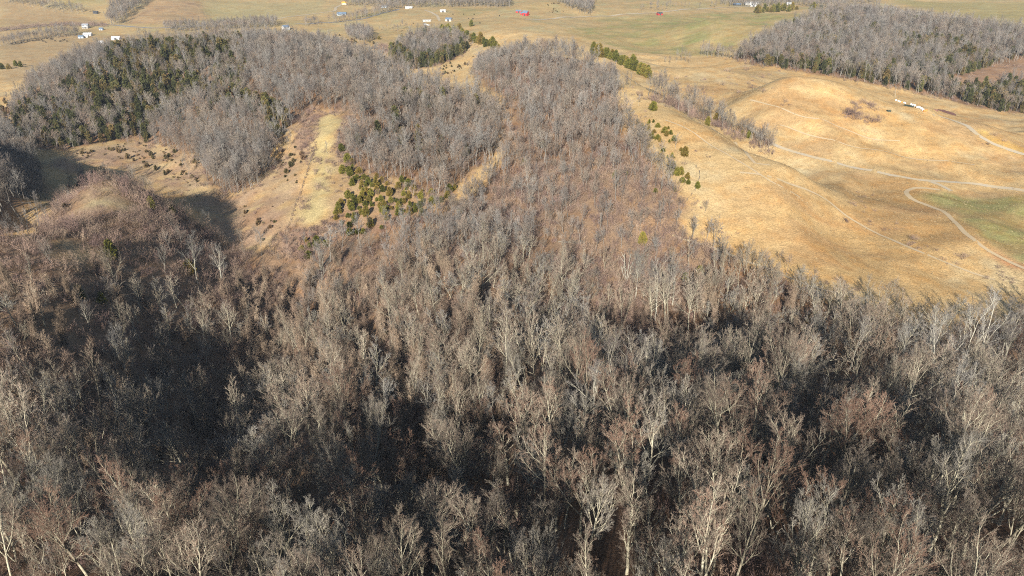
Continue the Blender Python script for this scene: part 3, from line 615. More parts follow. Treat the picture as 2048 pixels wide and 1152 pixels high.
def order_labels():
    names = ['first', 'second', 'third', 'fourth', 'fifth', 'sixth', 'seventh', 'eighth', 'ninth', 'tenth', 'eleventh', 'twelfth', 'thirteenth', 'fourteenth', 'fifteenth', 'sixteenth', 'seventeenth', 'eighteenth', 'nineteenth', 'twentieth']
    by = {}
    for o, b, x in LABELS: by.setdefault(b, []).append((x, o))
    for b, l in by.items():
        l.sort(key=lambda q: q[0])
        n = len(l); parts_ = [''] if n <= 20 else [', left half', ', right half'] if n <= 40 else [', left third', ', middle third', ', right third'] if n <= 60 else None
        for k, (x, o) in enumerate(l):
            if n == 1 or parts_ is None: o['label'] = b; continue
            m = -(-n//len(parts_)); o['label'] = '%s%s, %s from the left' % (b, parts_[k//m], names[k % m])
def where(u_, v_):
    if v_ > 1010:
        return 'at the bottom edge, ' + ('left corner' if u_ < 420 else 'left of centre' if u_ < 900 else 'right of centre' if u_ < 1400 else 'towards the right' if u_ < 1750 else 'right corner')
    if u_ < 650: return 'in the dark lower-left hollow'
    if u_ < 1000: return 'on the near slope left of centre'
    if u_ < 1400: return 'on the near slope right of centre'
    return 'below the dark creek line' if u_ < 1750 else 'below the creek near the right edge'
LOOK = ['tall round-crowned', 'tall narrow', 'spreading twin-trunked', 'straight high-branched', 'tallest fan-crowned', 'wide low-forked', 'three-stemmed bushy', 'oval-crowned', 'twin-trunked upright', 'low wide-spreading', 'slim columnar', 'small many-stemmed']
for i in named:
    x, y = cand[i]; k = int(rg.integers(0, len(BIG))) if rg.random() < .5 else int(np.clip((fbm(x, y, 26, 2, 300)-.22)*1.8, 0, .999)*len(BIG)); zt = H(x, y)
    w_ = where(*[float(q[0]) for q in proj(np.array([x]), np.array([y]), np.array([zt+9]))[:2]])
    s = (.42+.46*rg.random()**.8)*min(1, .7+(y-30)/120)
    t = thing('bare_tree', '%s leafless tree %s' % (LOOK[k], w_), 'tree', (x, y, float(zt)), rg.uniform(0, 6.28), 'leafless %s trees %s' % (LOOK[k], w_), (s*rg.uniform(.9, 1.15), s*rg.uniform(.9, 1.15), s))
    LABELS.append((t, t['label'], float(proj(x, y, zt+9)[0])))
    t.rotation_euler = (rg.normal(0, .08), rg.normal(0, .08), t.rotation_euler.z)
    part('trunk', BIG[k][0], t); part('crown', BIG[k][1], t)
r = cand[rest]; rr = np.hypot(r[:, 0], r[:, 1])
hs = np.where(inside(Z['sunny'], r[:, 0], r[:, 1]), .72, np.where(rr > 225, .82, 1.0))
r3 = np.concatenate([r, hs[:, None]], 1)
mass('bare_woods', 'dark leafless woods filling the near slope between the nearest trees', 'woods', r3[rr < 150], [q[2] for q in BIG], 'big_bare_tree', .42, .88, 3, lean=.08)
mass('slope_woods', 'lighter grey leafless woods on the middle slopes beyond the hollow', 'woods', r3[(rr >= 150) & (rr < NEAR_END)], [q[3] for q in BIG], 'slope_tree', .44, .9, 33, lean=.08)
q = sample(Z['near'], 4.5, 13); qr = np.hypot(q[:, 0], q[:, 1]); q = q[(qr >= NEAR_END) & (rg.random(len(q)) < np.where(inside(Z['gully'], q[:, 0], q[:, 1]), .12, np.where(inside(Z['sunny'], q[:, 0], q[:, 1]), .5, .85)))]; q = q[seen(q, 16)]
qu, qv, qd = pix(q); q = q[(rg.random(len(q)) < np.where(qu < 600, .05, np.where((qu < 800) & (qv > 440) & (qv < 585), .25, 1.0)))]
mass('crest_woods', 'leafless woods rising to the crest above the sunny slope', 'woods', np.concatenate([q, np.where(inside(Z['sunny'], q[:, 0], q[:, 1]), .68, .9)[:, None]], 1), MID, 'mid_bare_tree', .6, 1.15, 4)
hp = sample(Z['hill'], 4.7, 21); hp = hp[seen(hp, 16)]
ic = inside(Z['hill_cedar'], hp[:, 0], hp[:, 1]); cl = fbm(hp[:, 0], hp[:, 1], 30, 4, 71)
base_c = (pix(hp)[1] > 240) & (pix(hp)[0] < 300)
pc = np.where(ic, np.clip((cl-.30)*2.8, .3, .85), np.clip((cl-.6)*1.6, .012, .3)); pc = np.where(base_c, np.maximum(pc, .6), pc)
isc = rg.random(len(hp)) < pc
mass('hill_woods', 'grey leafless woods over the big hill at upper left', 'woods', hp[~isc], MID, 'mid_bare_tree', .58, 1.15, 5)
mass('hill_cedars', 'dark green cedars scattered through the upper left hill woods', 'cedars', hp[isc], CEDARW, 'dark_cedar', .6, 1.05, 6)
rp = sample(Z['right'], 4.8, 22); rp = rp[seen(rp, 16)]; rp = out_of(rp, 'right_bare')
cl = fbm(rp[:, 0], rp[:, 1], 45, 3, 73); pc = np.where(inside(Z['right_cedar'], rp[:, 0], rp[:, 1]), .8, np.clip((cl-.44)*2.2, .1, .6)); isc = rg.random(len(rp)) < pc
mass('ridge_woods', 'leafless woods over the long ridge at upper right', 'woods', rp[~isc], MID, 'mid_bare_tree', .62, 1.25, 7)
mass('ridge_cedars', 'green cedars among the woods on the upper right ridge', 'cedars', rp[isc], CEDARW, 'dark_cedar', .7, 1.2, 8)
kp = sample(Z['knoll'], 4.6, 23); kp = kp[seen(kp, 16)]; isc = rg.random(len(kp)) < np.where(inside(Z['knoll_cedar'], kp[:, 0], kp[:, 1]), .85, .12)
mass('knoll_woods', 'small leafless wood on the round knoll beyond the hill', 'woods', kp[~isc], MID, 'mid_bare_tree', .8, 1.15, 9)
mass('knoll_cedars', 'band of dark cedars along the front of the knoll wood', 'cedars', kp[isc], CEDARW, 'dark_cedar', .75, 1.15, 10)
lp = sample(Z['leftwood'], 4.8, 24); lp = lp[seen(lp, 16)]
mass('shaded_woods', 'shaded blue-grey woods in the gully at the left edge', 'woods', lp, MID, 'mid_bare_tree', .9, 1.25, 11)
lp = sample(Z['lightwood'], 4.0, 25); lp = lp[seen(lp, 16)]
mass('pale_woods', 'pale leafless stand on the slope left of the clearing', 'woods', lp, MID, 'mid_bare_tree', .8, 1.1, 12)

# vine-hung trees and brush
vz = outline([(430,760),(470,560),(560,520),(700,500),(860,520),(1000,620),(1080,700),(1040,860),(900,980),(700,900),(520,820)])
vp = sample(vz, 5.2, 31); vp = vp[seen(vp, 10)]; vu, vv, _ = pix(vp); vp = vp[rg.random(len(vp)) < np.where((vu > 470) & (vu < 800) & (vv < 580), .15, .9)]
vz2 = outline([(1150,660),(1400,560),(1560,600),(1700,660),(1800,720),(1560,730),(1400,700)])
vp2 = sample(vz2, 6.5, 32); vp2 = vp2[rg.random(len(vp2)) < .7]
vz3 = outline([(-100,1000),(-100,560),(250,560),(460,700),(460,900),(250,980)])
vp3 = sample(vz3, 6.5, 33); vp3 = vp3[rg.random(len(vp3)) < .5]
mass('vine_thicket', 'brown vine-hung trees through the middle slopes', 'thicket', np.concatenate([vp, vp2, vp3]), VINE, 'vine_tree', .7, 1.2, 13)
bp = sample(Z['near'], 3.2, 34); bu, bv, bd = pix(bp)
dens = np.full(len(bp), .5)
dens[(bu < 520) & (bv < 860)] = .8; dens[inside(Z['sunny'], bp[:, 0], bp[:, 1])] = .85; dens[(bv < 330)] = .3
dens[inside(Z['knobgrass'], bp[:, 0], bp[:, 1]) | inside(Z['knobgrass2'], bp[:, 0], bp[:, 1]) | inside(Z['gully'], bp[:, 0], bp[:, 1])] = .16
dens[(bp[:, 1] < 190) & (bu > 500)] = .12; dens[(bp[:, 1] < 150) & (bv > 860)] = .12; dens[bp[:, 1] < 62] = .5
dens *= np.clip(fbm(bp[:, 0], bp[:, 1], 24, 3, 77)*2.2-.15, .25, 1.4)
bp = bp[rg.random(len(bp)) < dens]; bp = bp[seen(bp, 4)]
mass('brush_thicket', 'brown brush covering the left spur and the wood floor', 'brush', bp, BRUSH, 'brush_clump', .6, 1.35, 14, .1)
cp = np.concatenate([sample(Z['clearing'], 2.6, 35), sample(Z['right_bare'], 4, 36), sample(Z['near'], 4.2, 37)]); cn = fbm(cp[:, 0], cp[:, 1], 16, 3, 79)
cp = cp[(rg.random(len(cp)) < np.clip((cn-.46)*4, .02, .9))]; cp = out_of(cp, 'strip', 'knobgrass', 'knobgrass2'); cp = cp[seen(cp, 2)]
mass('bramble_patches', 'low purple-brown brambles spread over the clearing', 'brambles', cp, LOW, 'low_bramble', .7, 1.4, 15, .05)
def rim(names, step, seed, off=4.0):
    q = np.random.default_rng(seed); out = []
    for nm in names:
        P = np.array(Z[nm]+[Z[nm][0]])
        for a, b in zip(P[:-1], P[1:]):
            n = int(np.linalg.norm(b-a)/step); 
            if n: out.append(a+(b-a)*q.random((n, 1))+q.normal(0, off, (n, 2)))
    out = np.concatenate(out); return out[seen(out, 6)]
e = rim(['hill', 'knoll', 'right', 'lightwood', 'clearing'], 2.2, 61); mass('edge_brush', 'ragged brown brush along the edges of the far woods', 'brush', e, BRUSH, 'brush_clump', .35, .9, 62)
e = rim(['hill', 'knoll', 'right', 'near'], 5, 63, 5.0); mass('edge_saplings', 'young grey saplings at the wood edges', 'saplings', e, MID, 'mid_bare_tree', .3, .62, 64)
tp = sample(Z['tanslope'], 3.4, 65); tp = tp[rg.random(len(tp)) < .3*np.clip(fbm(tp[:, 0], tp[:, 1], 18, 3, 67)*2.4-.4, .05, 1.5)]; mass('slope_weeds', 'thin brown weeds on the tan gully slope', 'weeds', tp, LOW, 'low_bramble', .4, .9, 66)
rp_ = np.concatenate([sample(Z[k], 1.9, 81+j) for j, k in enumerate(('maroon', 'maroon2', 'maroon3'))]); rp_ = rp_[rg.random(len(rp_)) < .75]; mass('russet_scrub', 'russet brown scrub beside the pale strip in the clearing', 'scrub', rp_, LOW, 'low_bramble', .6, 1.3, 84)
gz = outline([(1110,120),(1230,160),(1300,260),(1400,380),(1360,460),(1560,560),(1760,625),(2048,610),(2300,600),(2300,310),(2000,262),(1850,225),(1700,188),(1560,165),(1430,150),(1300,175)])
gp = sample(gz, 2.2, 68); gp = gp[rg.random(len(gp)) < np.clip(fbm(gp[:, 0], gp[:, 1], 20, 3, 69)*2.2-.5, .05, .9)]; gp = gp[seen(gp, 1)]; print('tufts', len(gp))
mass('pasture_grass', 'tufts of dry tan grass all over the right-hand pasture', 'grass', gp, TUFT, 'grass_tuft', .35, .9, 70)
print('forest', round(time.time()-T0, 1))
# ------------------------------------------------------------------ single plants one can point at
def ground_at(px, py):
    w = place(np.array([px], float), np.array([py], float))[0]; return float(w[0]), float(w[1]), float(H(w[0], w[1]))
def mpp(x, y, z): return float(proj(x, y, z)[2])/FPX       # metres per photo pixel there
rg = np.random.default_rng(77)
def cedar(px, py, wpx, base, group, tall=1.0):
    """a cedar whose crown is centred on a photo pixel and is wpx pixels wide"""
    x, y, z = ground_at(px, py+wpx*.42); w = wpx*mpp(x, y, z); k = int(rg.integers(0, 5))
    wid = [4.4, 4.0, 4.6, 3.8, 4.6][k]; s = w/wid*.84
    t = thing('cedar_tree', base, 'cedar', (x, y, z), rg.uniform(0, 6.28), group, (s, s, s*rg.uniform(.68, .92)*tall))
    part('trunk', CEDAR[k][0], t); part('crown', CEDAR[k][1], t); LABELS.append((t, base, px)); return t
CLEAR = [(250,90,90),(320,220,90),(265,345,90),(340,380,80),(380,250,60),(380,340,60),(455,345,90),(510,415,85),(430,430,80),(395,455,60),(655,405,60),(370,495,70),(715,465,55),(560,475,70),(600,510,60),(650,500,80),(655,540,70),(720,565,70),(480,500,50),(465,548,40),(530,525,45),(500,570,65),(590,615,80),(540,590,60),(665,595,50),(775,490,60),(840,575,45),(800,610,80),(905,520,90),(945,465,60),(1020,495,80),(1085,555,60),(995,555,45),(1025,600,50),(965,610,65),(1015,650,65),(1105,625,50),(1160,640,70),(1175,595,35),(1285,590,85),(1300,680,110),(1395,690,55),(1490,570,80),(1470,630,90),(1550,550,50),(1610,810,60),(295,610,45),(325,640,75),(245,700,80),(215,775,85),(180,835,60),(230,820,55),(185,890,60),(250,955,40),(325,860,65),(400,880,80),(340,960,80),(390,930,60),(370,775,80),(340,740,60),(400,700,85),(385,660,60),(455,700,70),(490,650,75),(560,675,70),(525,725,70),(595,740,55),(450,775,50),(470,830,60),(535,840,85),(345,1055,90),(435,1045,65),(500,1050,70),(580,965,85),(710,1000,55),(770,895,65),(655,680,50),(705,680,60),(740,735,65),(770,770,60),(690,760,60),(710,800,70),(745,830,75),(820,775,60),(820,695,65),(885,690,60),(935,700,55),(970,705,50),(905,745,80),(1035,750,60),(1100,770,70),(1150,745,75),(1175,710,60),(1090,805,60),(905,830,85),(960,810,50),(1025,830,75),(1175,830,90),(970,875,30),(1680,130,100),(1130,85,80)]
for zx, zy, w in CLEAR:
    row = 'upper' if zy < 520 else 'middle' if zy < 720 else 'lower'; col = 'left' if zx < 520 else 'centre' if zx < 900 else 'right'
    size = 'small' if w < 58 else 'medium' if w < 76 else 'large'
    cedar(640+zx/5.76, 280+zy/5.76, w/5.76*1.05, '%s olive cedar in the %s %s of the cedar clearing' % (size, row, col), 'cedars in the clearing')
for zx, zy, w in [(490,790,75),(565,790,65),(405,770,30),(370,825,60),(420,880,75),(430,815,40)]:
    cedar(512+zx/4, 288+zy/4, w/4*1.05, 'olive cedar in the small group below the clearing', 'cedars below the clearing')
EDGE = [(350,135,30),(500,150,40),(555,145,35),(610,190,75),(695,255,90),(745,230,35),(775,285,60),(720,310,55),(815,365,75),(758,403,32),(640,385,60),(610,340,80),(530,330,80),(475,250,100),(560,265,70),(410,200,60),(310,260,70),(360,200,50),(680,505,60),(650,610,95),(735,605,28),(795,585,45),(825,605,25),(760,685,60),(805,715,80),(955,540,110),(905,505,45),(780,790,90),(855,805,80),(905,795,75),(925,885,95),(1000,925,62),(990,845,70),(1120,970,70),(740,770,60),(825,1020,60),(580,1040,60),(210,820,50)]
for zx, zy, w in EDGE:
    part_ = 'upper clump' if zy < 450 else 'lower clump' if zy < 900 else 'tail end'
    cedar(1220+zx/6.4, 220+zy/6.4, w/6.4*1.05, '%s cedar in the %s along the pasture edge' % ('small' if w < 52 else 'large' if w > 78 else 'rounded', part_), 'cedars along the pasture edge')
for px, py, w, lb in [(758,76,7,'lone dark cedar in the far field left of the knoll'),(804,72,8,'second lone dark cedar in the far field by the knoll'),(1306,212,20,'large cedar at the head of the tree row on the spur'),(1224,143,13,'single cedar at the upper right edge of the crest woods'),
    (943,49,9,'round dark cedar in the far pasture beyond the knoll'),(224,509,26,'green cedar among grey trees below the grassy knob'),(160,590,28,'yellow-green cedar in the brush of the left spur'),(205,600,20,'brown-green cedar behind the yellow-green one on the spur'),(380,535,26,'rusty cedar in the brush beside tall pale trees'),(345,420,16,'small cedar low on the shaded spur flank'),(305,412,16,'small green cedar on the dark side of the knob'),
    (1285,480,22,'bright green cedar in the trees beside the pasture corner'),(1050,325,16,'green cedar bush left on the sunny slope'),(1085,290,12,'narrow cedar at the top of the sunny slope'),(1230,350,14,'cedar among grey trunks near the pasture edge'),(1400,540,18,'green cedar between tall trunks below the pasture corner'),(1620,640,22,'dark cedar in the trees right of the creek'),(1370,555,16,'cedar low in the tall trunks under the pasture'),
    (32,128,10,'first dark cedar in the row in the left fields'),(42,130,9,'second dark cedar in the row in the left fields'),(5,133,12,'cedar at the photo edge in the left fields'),(18,134,10,'cedar beside the edge cedar in the left fields'),
    (1415,245,13,'cedar in the gap halfway along the spur tree row'),(1432,240,12,'taller cedar in the gap of the spur tree row'),(1484,268,10,'cedar near the lower end of the spur tree row'),(1497,272,10,'last cedar of the spur tree row')]:
    t = cedar(px, py, w, lb, 'single cedars', 1.25)
# dark cedar rows on the far ridges
def row(pts, n, base, group, w, tall=1.2):
    P = np.array(pts, float); s = np.linspace(0, len(P)-1, n); i = np.minimum(s.astype(int), len(P)-2); f = (s-i)[:, None]; Q = P[i]*(1-f)+P[i+1]*f
    for k, (a, b) in enumerate(Q): cedar(a+rg.normal(0, 1.2), b+rg.normal(0, 1.0), w*rg.uniform(.8, 1.25), base, group, tall)
row([(1186,104),(1215,110),(1250,126),(1278,140),(1295,148)], 26, 'dark cedar in the row below the tan ridge crest', 'cedar row on the tan ridge', 14, 1.25)
row([(884,62),(912,62),(930,72),(960,82),(996,98)], 26, 'dark cedar in the row right of the knoll wood', 'cedar row by the knoll', 13, 1.25)
row([(1510,22),(1540,19),(1590,16)], 16, 'dark cedar in the far row on the skyline pasture', 'far cedar row', 9, 1.2)
row([(1622,16),(1640,24),(1652,34)], 12, 'cedar at the corner of the far right pasture', 'far corner cedars', 10, 1.3)

def wood_plant(px, py, meshes, hpx, hmodel, name, base, cat, group, pick=None, lean=.04, parts=('trunk', 'crown')):
    x, y, z = ground_at(px, py); k = int(rg.integers(0, len(meshes))) if pick is None else pick
    s = hpx*mpp(x, y, z)/hmodel/math.cos(math.atan2(CZ-z, y))
    if isinstance(meshes[k], tuple):
        t = thing(name, base, cat, (x, y, z), rg.uniform(0, 6.28), group, s); t.rotation_euler = (rg.normal(0, lean), rg.normal(0, lean), t.rotation_euler.z)
        part(parts[0], meshes[k][0], t); part(parts[1], meshes[k][1], t)
    else:
        t = bpy.data.objects.new(name, meshes[k]); COL.objects.link(t); t.location = (x, y, z); t.rotation_euler = (rg.normal(0, lean), rg.normal(0, lean), rg.uniform(0, 6.28)); t.scale = (s, s, s)
        t['label'] = base; t['category'] = cat
        if group: t['group'] = group
    LABELS.append((t, base, px)); return t
for px, py, h, k, lb in [(1240,872,190,1,'big pale-barked tree with sweeping limbs above the near slope'),(1180,880,150,2,'pale tree left of the big sweeping one'),(1858,800,170,0,'tall pale tree by the creek near the right edge'),(1930,790,185,1,'forked pale tree rising over the creek at right'),(1990,800,150,2,'rightmost tall pale tree by the creek'),(1800,770,130,3,'short spreading pale tree by the creek'),
    (1147,706,100,3,'pale crooked tree at the foot of the sunny slope'),(1046,700,100,1,'pale fan-limbed tree left of the crooked one'),(765,862,110,2,'pale wide-limbed tree in the middle left woods'),(868,850,100,3,'pale forked tree in the middle of the woods'),(1000,900,130,0,'tall pale tree left of centre on the near slope'),(645,560,72,3,'pale tree at the edge of the hollow below the clearing'),
    (878,470,46,3,'pale bushy tree on the lower edge of the clearing'),(1062,400,52,3,'bright rounded bare tree on the sunny slope'),(395,568,100,0,'tall pale tree on the shaded side of the left spur'),(446,580,90,1,'pale tree beside the tall one on the left spur'),(330,545,60,2,'thin pale tree at the foot of the grassy knob'),(178,655,56,3,'slender pale tree in the brush of the left spur'),
    (250,740,88,3,'pale spreading tree deep in the left brush'),(330,860,92,1,'pale rounded tree above the dark hollow'),(1310,640,130,0,'tall straight pale tree under the pasture corner'),(1270,600,105,0,'pale trunk left of the tall straight ones'),(1345,610,110,0,'second tall straight pale tree under the pasture corner'),(1700,740,120,2,'pale tree right of the creek bend'),(1625,735,100,3,'pale low tree left of the creek bend'),
    (1885,870,150,3,'yellowish pale tree in the shade by the creek'),(1410,870,120,1,'pale leaning tree in the dark creek hollow'),(1560,890,120,3,'bushy pale tree below the creek hollow'),(1640,880,110,3,'second bushy pale tree below the creek hollow'),(1790,195,22,2,'lone bare tree on the far grass hill crest')]:
    wood_plant(px, py, PALE, h, [24, 22, 21, 18][k], 'pale_tree', lb, 'tree', 'pale-barked trees', k)
# a dead white snag and a fallen tree
W = Wood(); sg = np.random.default_rng(9)
for a, ln, hh in ((.3, .12, 13), (2.2, .28, 10), (4.0, .22, 11), (5.2, .5, 7)):
    pts, rad = trunk_line(W, sg, (0, 0, -.4), unit(np.array([math.cos(a)*ln, math.sin(a)*ln, 1])), hh, .24, 7, .05, 6, 1.0, .55)
    i = np.array([3, 5, 6]); ph = sg.uniform(0, 6.28, 3); limbs(W, pts[i], unit(np.stack([np.cos(ph)*.7, np.sin(ph)*.7, np.ones(3)], 1)), sg.uniform(1.5, 3.2, 3), np.full(3, .1), [G(3, 4, 2, (25, 50), (.4, .6), .06, LIMB, .12, .05), G(2, 3, 0, (0, 0), (0, 0), .04, LIMB)], sg)
snag = [(W.mesh('snag_trunk', [M_PALE], (0,)), W.mesh('snag_limb', [M_PALE, M_PALE], (1,)))]
wood_plant(1252, 566, snag, 62, 13, 'dead_snag', 'bone-white dead snag with broken stems on the sunny slope', 'dead tree', None, 0, parts=('trunk', 'limb'))
t = wood_plant(1118, 486, PALE, 60, 24, 'fallen_tree', 'pale fallen tree lying across the sunny slope', 'fallen tree', None, 2); t.rotation_euler = (math.radians(12), math.radians(-78), 2.6); t.location.z += .5
t = wood_plant(505, 372, PALE, 34, 24, 'fallen_tree', 'grey fallen tree at the foot of the pale stand', 'fallen tree', None, 3); t.rotation_euler = (0, math.radians(70), .6); t.location.z += .5

# tree row on the spur, one by one
P = np.array([(1300,196),(1325,204),(1350,216),(1378,228),(1405,240),(1430,250),(1460,264),(1490,278),(1520,292),(1538,302)], float)
for k in range(60):
    s = k/59*(len(P)-1); i = min(int(s), len(P)-2); a = P[i]*(1-s+i)+P[i+1]*(s-i)
    up = (0, -5, -10)[k % 3]
    wood_plant(a[0]+rg.normal(0, 3), a[1]+up+rg.normal(0, 2), MID, (46 if k < 38 else 34)*rg.uniform(.75, 1.15), 15, 'row_tree', 'thin tree in the row down the pasture spur', 'tree', 'tree row on the pasture spur')
w_ = line_points([tuple(a) for a in P], 1.6); w_ = np.concatenate([w_+rg.normal(0, 3.2, w_.shape) for _ in range(2)]); mass('row_underbrush', 'grey-brown underbrush filling the tree row on the spur', 'brush', w_, BRUSH, 'brush_clump', .6, 1.25, 85)
w_ = line_points([tuple(a) for a in P], 4.5); mass('row_saplings', 'grey saplings between the trees of the spur row', 'saplings', w_+rg.normal(0, 2.6, w_.shape), MID, 'mid_bare_tree', .4, .62, 86)
for px, py, h in [(1352,124,24),(1362,122,28),(1372,124,26),(1378,128,22),(1338,130,18),(1330,128,15),(1440,112,14),(1420,108,12)]:
    wood_plant(px, py, MID, h, 15, 'hilltop_tree', 'thin bare tree on the hump behind the tan ridge', 'tree', 'bare trees on the hump')
# bushes on the open ground
def bush(px, py, wpx, base, group, meshes=None, hm=1.0):
    meshes = meshes or (BRUSH if rg.random() < .5 else LOW)
    x, y, z = ground_at(px, py); w = wpx*mpp(x, y, z); k = int(rg.integers(0, len(meshes))); s = w/3.2
    t = bpy.data.objects.new('bush', meshes[k]); COL.objects.link(t); t.location = (x, y, z-.05); t.rotation_euler = (0, 0, rg.uniform(0, 6.28)); t.scale = (s, s, s*hm*(.6 if meshes is BRUSH else 1))
    t['label'] = base; t['category'] = 'bush'; t['group'] = group; LABELS.append((t, base, px))
for (x0, y0, x1, y1, n, w, lb) in [(1688,222,1725,240,18,16,'grey brush heap on the far grass hill'),(1700,205,1755,222,16,13,'brush on the upper far grass hill'),(1720,236,1765,250,12,12,'brush at the lower edge of the far brush heap'),(1560,205,1580,218,4,9,'grey bush on the left flank of the far hill'),
    (1700,385,1750,425,11,8,'dark bush in the rough gully'),(1690,440,1705,452,2,13,'round grey bush in the wet pasture'),(1735,440,1800,470,7,9,'low bush in the wet pasture'),(1815,475,1865,500,9,10,'dark bush along the gully'),(1870,500,1930,530,10,10,'dark bush near the lower track'),(1970,535,2040,570,10,12,'dark brush at the right edge of the pasture'),
    (1380,395,1410,450,10,8,'low dark bush by the pasture corner'),(1390,455,1480,492,9,11,'flat brush on the pasture bank'),(1500,505,1580,545,8,10,'low brush on the grass above the near trees'),(1640,560,1720,590,6,12,'flat brush streak in the near pasture'),(1320,150,1440,200,18,12,'grey brush on the hump behind the spur'),(1440,140,1560,190,18,11,'small brush clump on the far hill'),
    (1360,300,1420,330,3,10,'grey bush on the pasture spur'),(1255,175,1300,240,14,9,'brown brush above the edge cedars'),(1960,270,2040,295,5,9,'dark brush on the upper right grass')]:
    for k in range(n): bush(rg.uniform(x0, x1), rg.uniform(y0, y1), w*rg.uniform(.6, 1.3), lb, 'brush on the pastures')
def shrub(px, py, wpx, base, group):
    x, y, z = ground_at(px, py); k = int(rg.integers(0, 3)); s = wpx*mpp(x, y, z)/2.0
    t = bpy.data.objects.new('shrub', SHRUB[k]); COL.objects.link(t); t.location = (x, y, z-.05); t.rotation_euler = (0, 0, rg.uniform(0, 6.28)); t.scale = (s, s, s*1.1)
    t['label'] = base; t['category'] = 'shrub'; t['group'] = group; LABELS.append((t, base, px))
def shrubs(poly, n, lo, hi, base, group, seed):
    q = np.random.default_rng(seed); P = np.array(poly, float); c = 0
    while c < n:
        a, b = q.uniform(P[:, 0].min(), P[:, 0].max()), q.uniform(P[:, 1].min(), P[:, 1].max())
        if inside(poly, np.array([a]), np.array([b]))[0] and fbm(np.array([a]), np.array([b*2.]), 40, 3, 7)[0] > .30: w_ = lo+(hi-lo)*q.random()**2.5; shrub(a, b, w_, base if n <= 60 else '%s %s' % ('tiny' if w_ < 3.0 else 'small' if w_ < 4.6 else 'larger', base % ('left' if a < 240 else 'middle' if a < 330 else 'right')), group); c += 1
shrubs([(140,302),(270,285),(340,300),(392,320),(430,375),(400,380),(330,350),(250,318),(170,322)], 105, 2.5, 10, 'dark shrub on the %s part of the tan gully slope', 'shrubs on the gully slope', 3)
shrubs([(100,420),(150,365),(190,340),(240,345),(170,368),(130,420)], 24, 4, 13, 'rusty shrub along the left rim of the knob', 'shrubs on the knob rim', 4)
shrubs([(545,310),(600,290),(612,330),(590,380),(560,345)], 24, 3, 11, 'shrub on the reddish slope beside the bare clay', 'shrubs by the clay bank', 5)
shrubs([(880,128),(930,118),(985,100),(990,112),(930,140),(880,155)], 46, 2, 5, 'tiny shrub speckling the tan slope right of the knoll', 'shrubs below the knoll', 6)
shrubs([(470,410),(560,400),(560,480),(500,490)], 14, 3, 8, 'isolated shrub on the open tan slope', 'shrubs on the tan slope', 7)
shrubs([(0,195),(25,205),(45,240),(30,258),(0,250)], 16, 6, 14, 'rusty brown shrub at the left end of the big hill', 'shrubs at the left hill end', 8)
shrubs([(630,74),(700,70),(760,92),(740,100),(680,82)], 20, 3, 7, 'dark shrub in the dip behind the big hill', 'shrubs behind the hill', 9)
shrubs([(1090,4),(1120,6),(1128,24),(1100,28)], 18, 1.6, 3, 'tiny dark shrub on the far steep field', 'shrubs on the far field', 10)

# ------------------------------------------------------------------ far woods and hedges (too far to tell trees apart)
def far_mass(name, label, poly, step, seed, smin, smax, meshes=None, key='mid_bare_tree', cat='woods'):
    p = sample(outline(poly), step, seed); p = p[seen(p, 14)] if len(p) else p
    mass(name, label, cat, p, meshes or MID, key, smin, smax, seed)
far_mass('far_woods', 'dark strip of woods across the top left field', [(0,4),(40,6),(100,14),(165,24),(168,30),(110,24),(50,14),(0,8)], 6, 101, .8, 1.2)
far_mass('ravine_woods', 'wooded ravine running down between the top left fields', [(215,50),(220,32),(236,14),(250,3),(296,3),(270,22),(246,44),(236,52)], 6, 102, .9, 1.3)
far_mass('creek_trees', 'grey trees along the creek beside the cattle field', [(0,88),(60,78),(100,68),(160,66),(160,74),(100,78),(60,84),(0,94)], 5, 103, .6, .95, cat='trees')
far_mass('road_hedge', 'dark hedge along the far valley road at left', [(0,58),(60,52),(130,45),(215,47),(215,54),(130,52),(60,58),(0,64)], 3.6, 104, .7, 1.1, BRUSH, 'brush_clump', 'hedge')
far_mass('valley_trees', 'band of bare trees beyond the big hill along the valley road', [(330,56),(410,54),(520,46),(556,46),(552,56),(420,64),(330,64)], 5, 105, .6, .95, cat='trees')
far_mass('lane_side_trees', 'thin bare trees right of the white gabled house', [(604,46),(640,45),(640,51),(608,54)], 6, 115, .5, .8, cat='trees')
far_mass('roadside_woods', 'grey woods behind the blue-roofed house', [(645,48),(700,38),(745,28),(775,16),(690,13),(700,3),(890,3),(888,14),(860,16),(800,18),(780,24),(740,36),(700,44)], 6.5, 106, .6, 1.0)
far_mass('hollow_woods', 'round grey grove in the hollow behind the big hill', [(690,66),(715,60),(740,66),(750,80),(728,86),(702,80)], 4.5, 107, .6, .9)
far_mass('ridge_top_woods', 'far woods above the white farm buildings', [(892,16),(960,14),(1022,14),(1022,2),(892,2)], 6.5, 108, .8, 1.2)
far_mass('red_barn_woods', 'dark wood in the fold right of the red barns', [(1108,2),(1190,2),(1184,32),(1160,28),(1128,14)], 6.5, 109, .8, 1.2)
far_mass('skyline_woods', 'far grey woods along the top right edge', [(1440,10),(1520,16),(1600,12),(1640,16),(1760,8),(1760,1),(1440,1)], 7, 110, .6, 1.0)
far_mass('lane_trees', 'scattered trees along the far right lane', [(1280,26),(1400,16),(1500,13),(1500,8),(1280,14)], 15, 111, .5, .9, cat='trees')
far_mass('ridge_foot_trees', 'thin tree line along the foot of the ridge woods', [(1392,112),(1440,116),(1480,126),(1480,120),(1440,110),(1400,106)], 5, 112, .6, .9, cat='trees')
far_mass('saddle_brush', 'grey brush at the saddle left of the knoll', [(745,96),(770,90),(782,104),(775,112),(755,108)], 3.5, 113, .8, 1.2, BRUSH, 'brush_clump', 'brush')
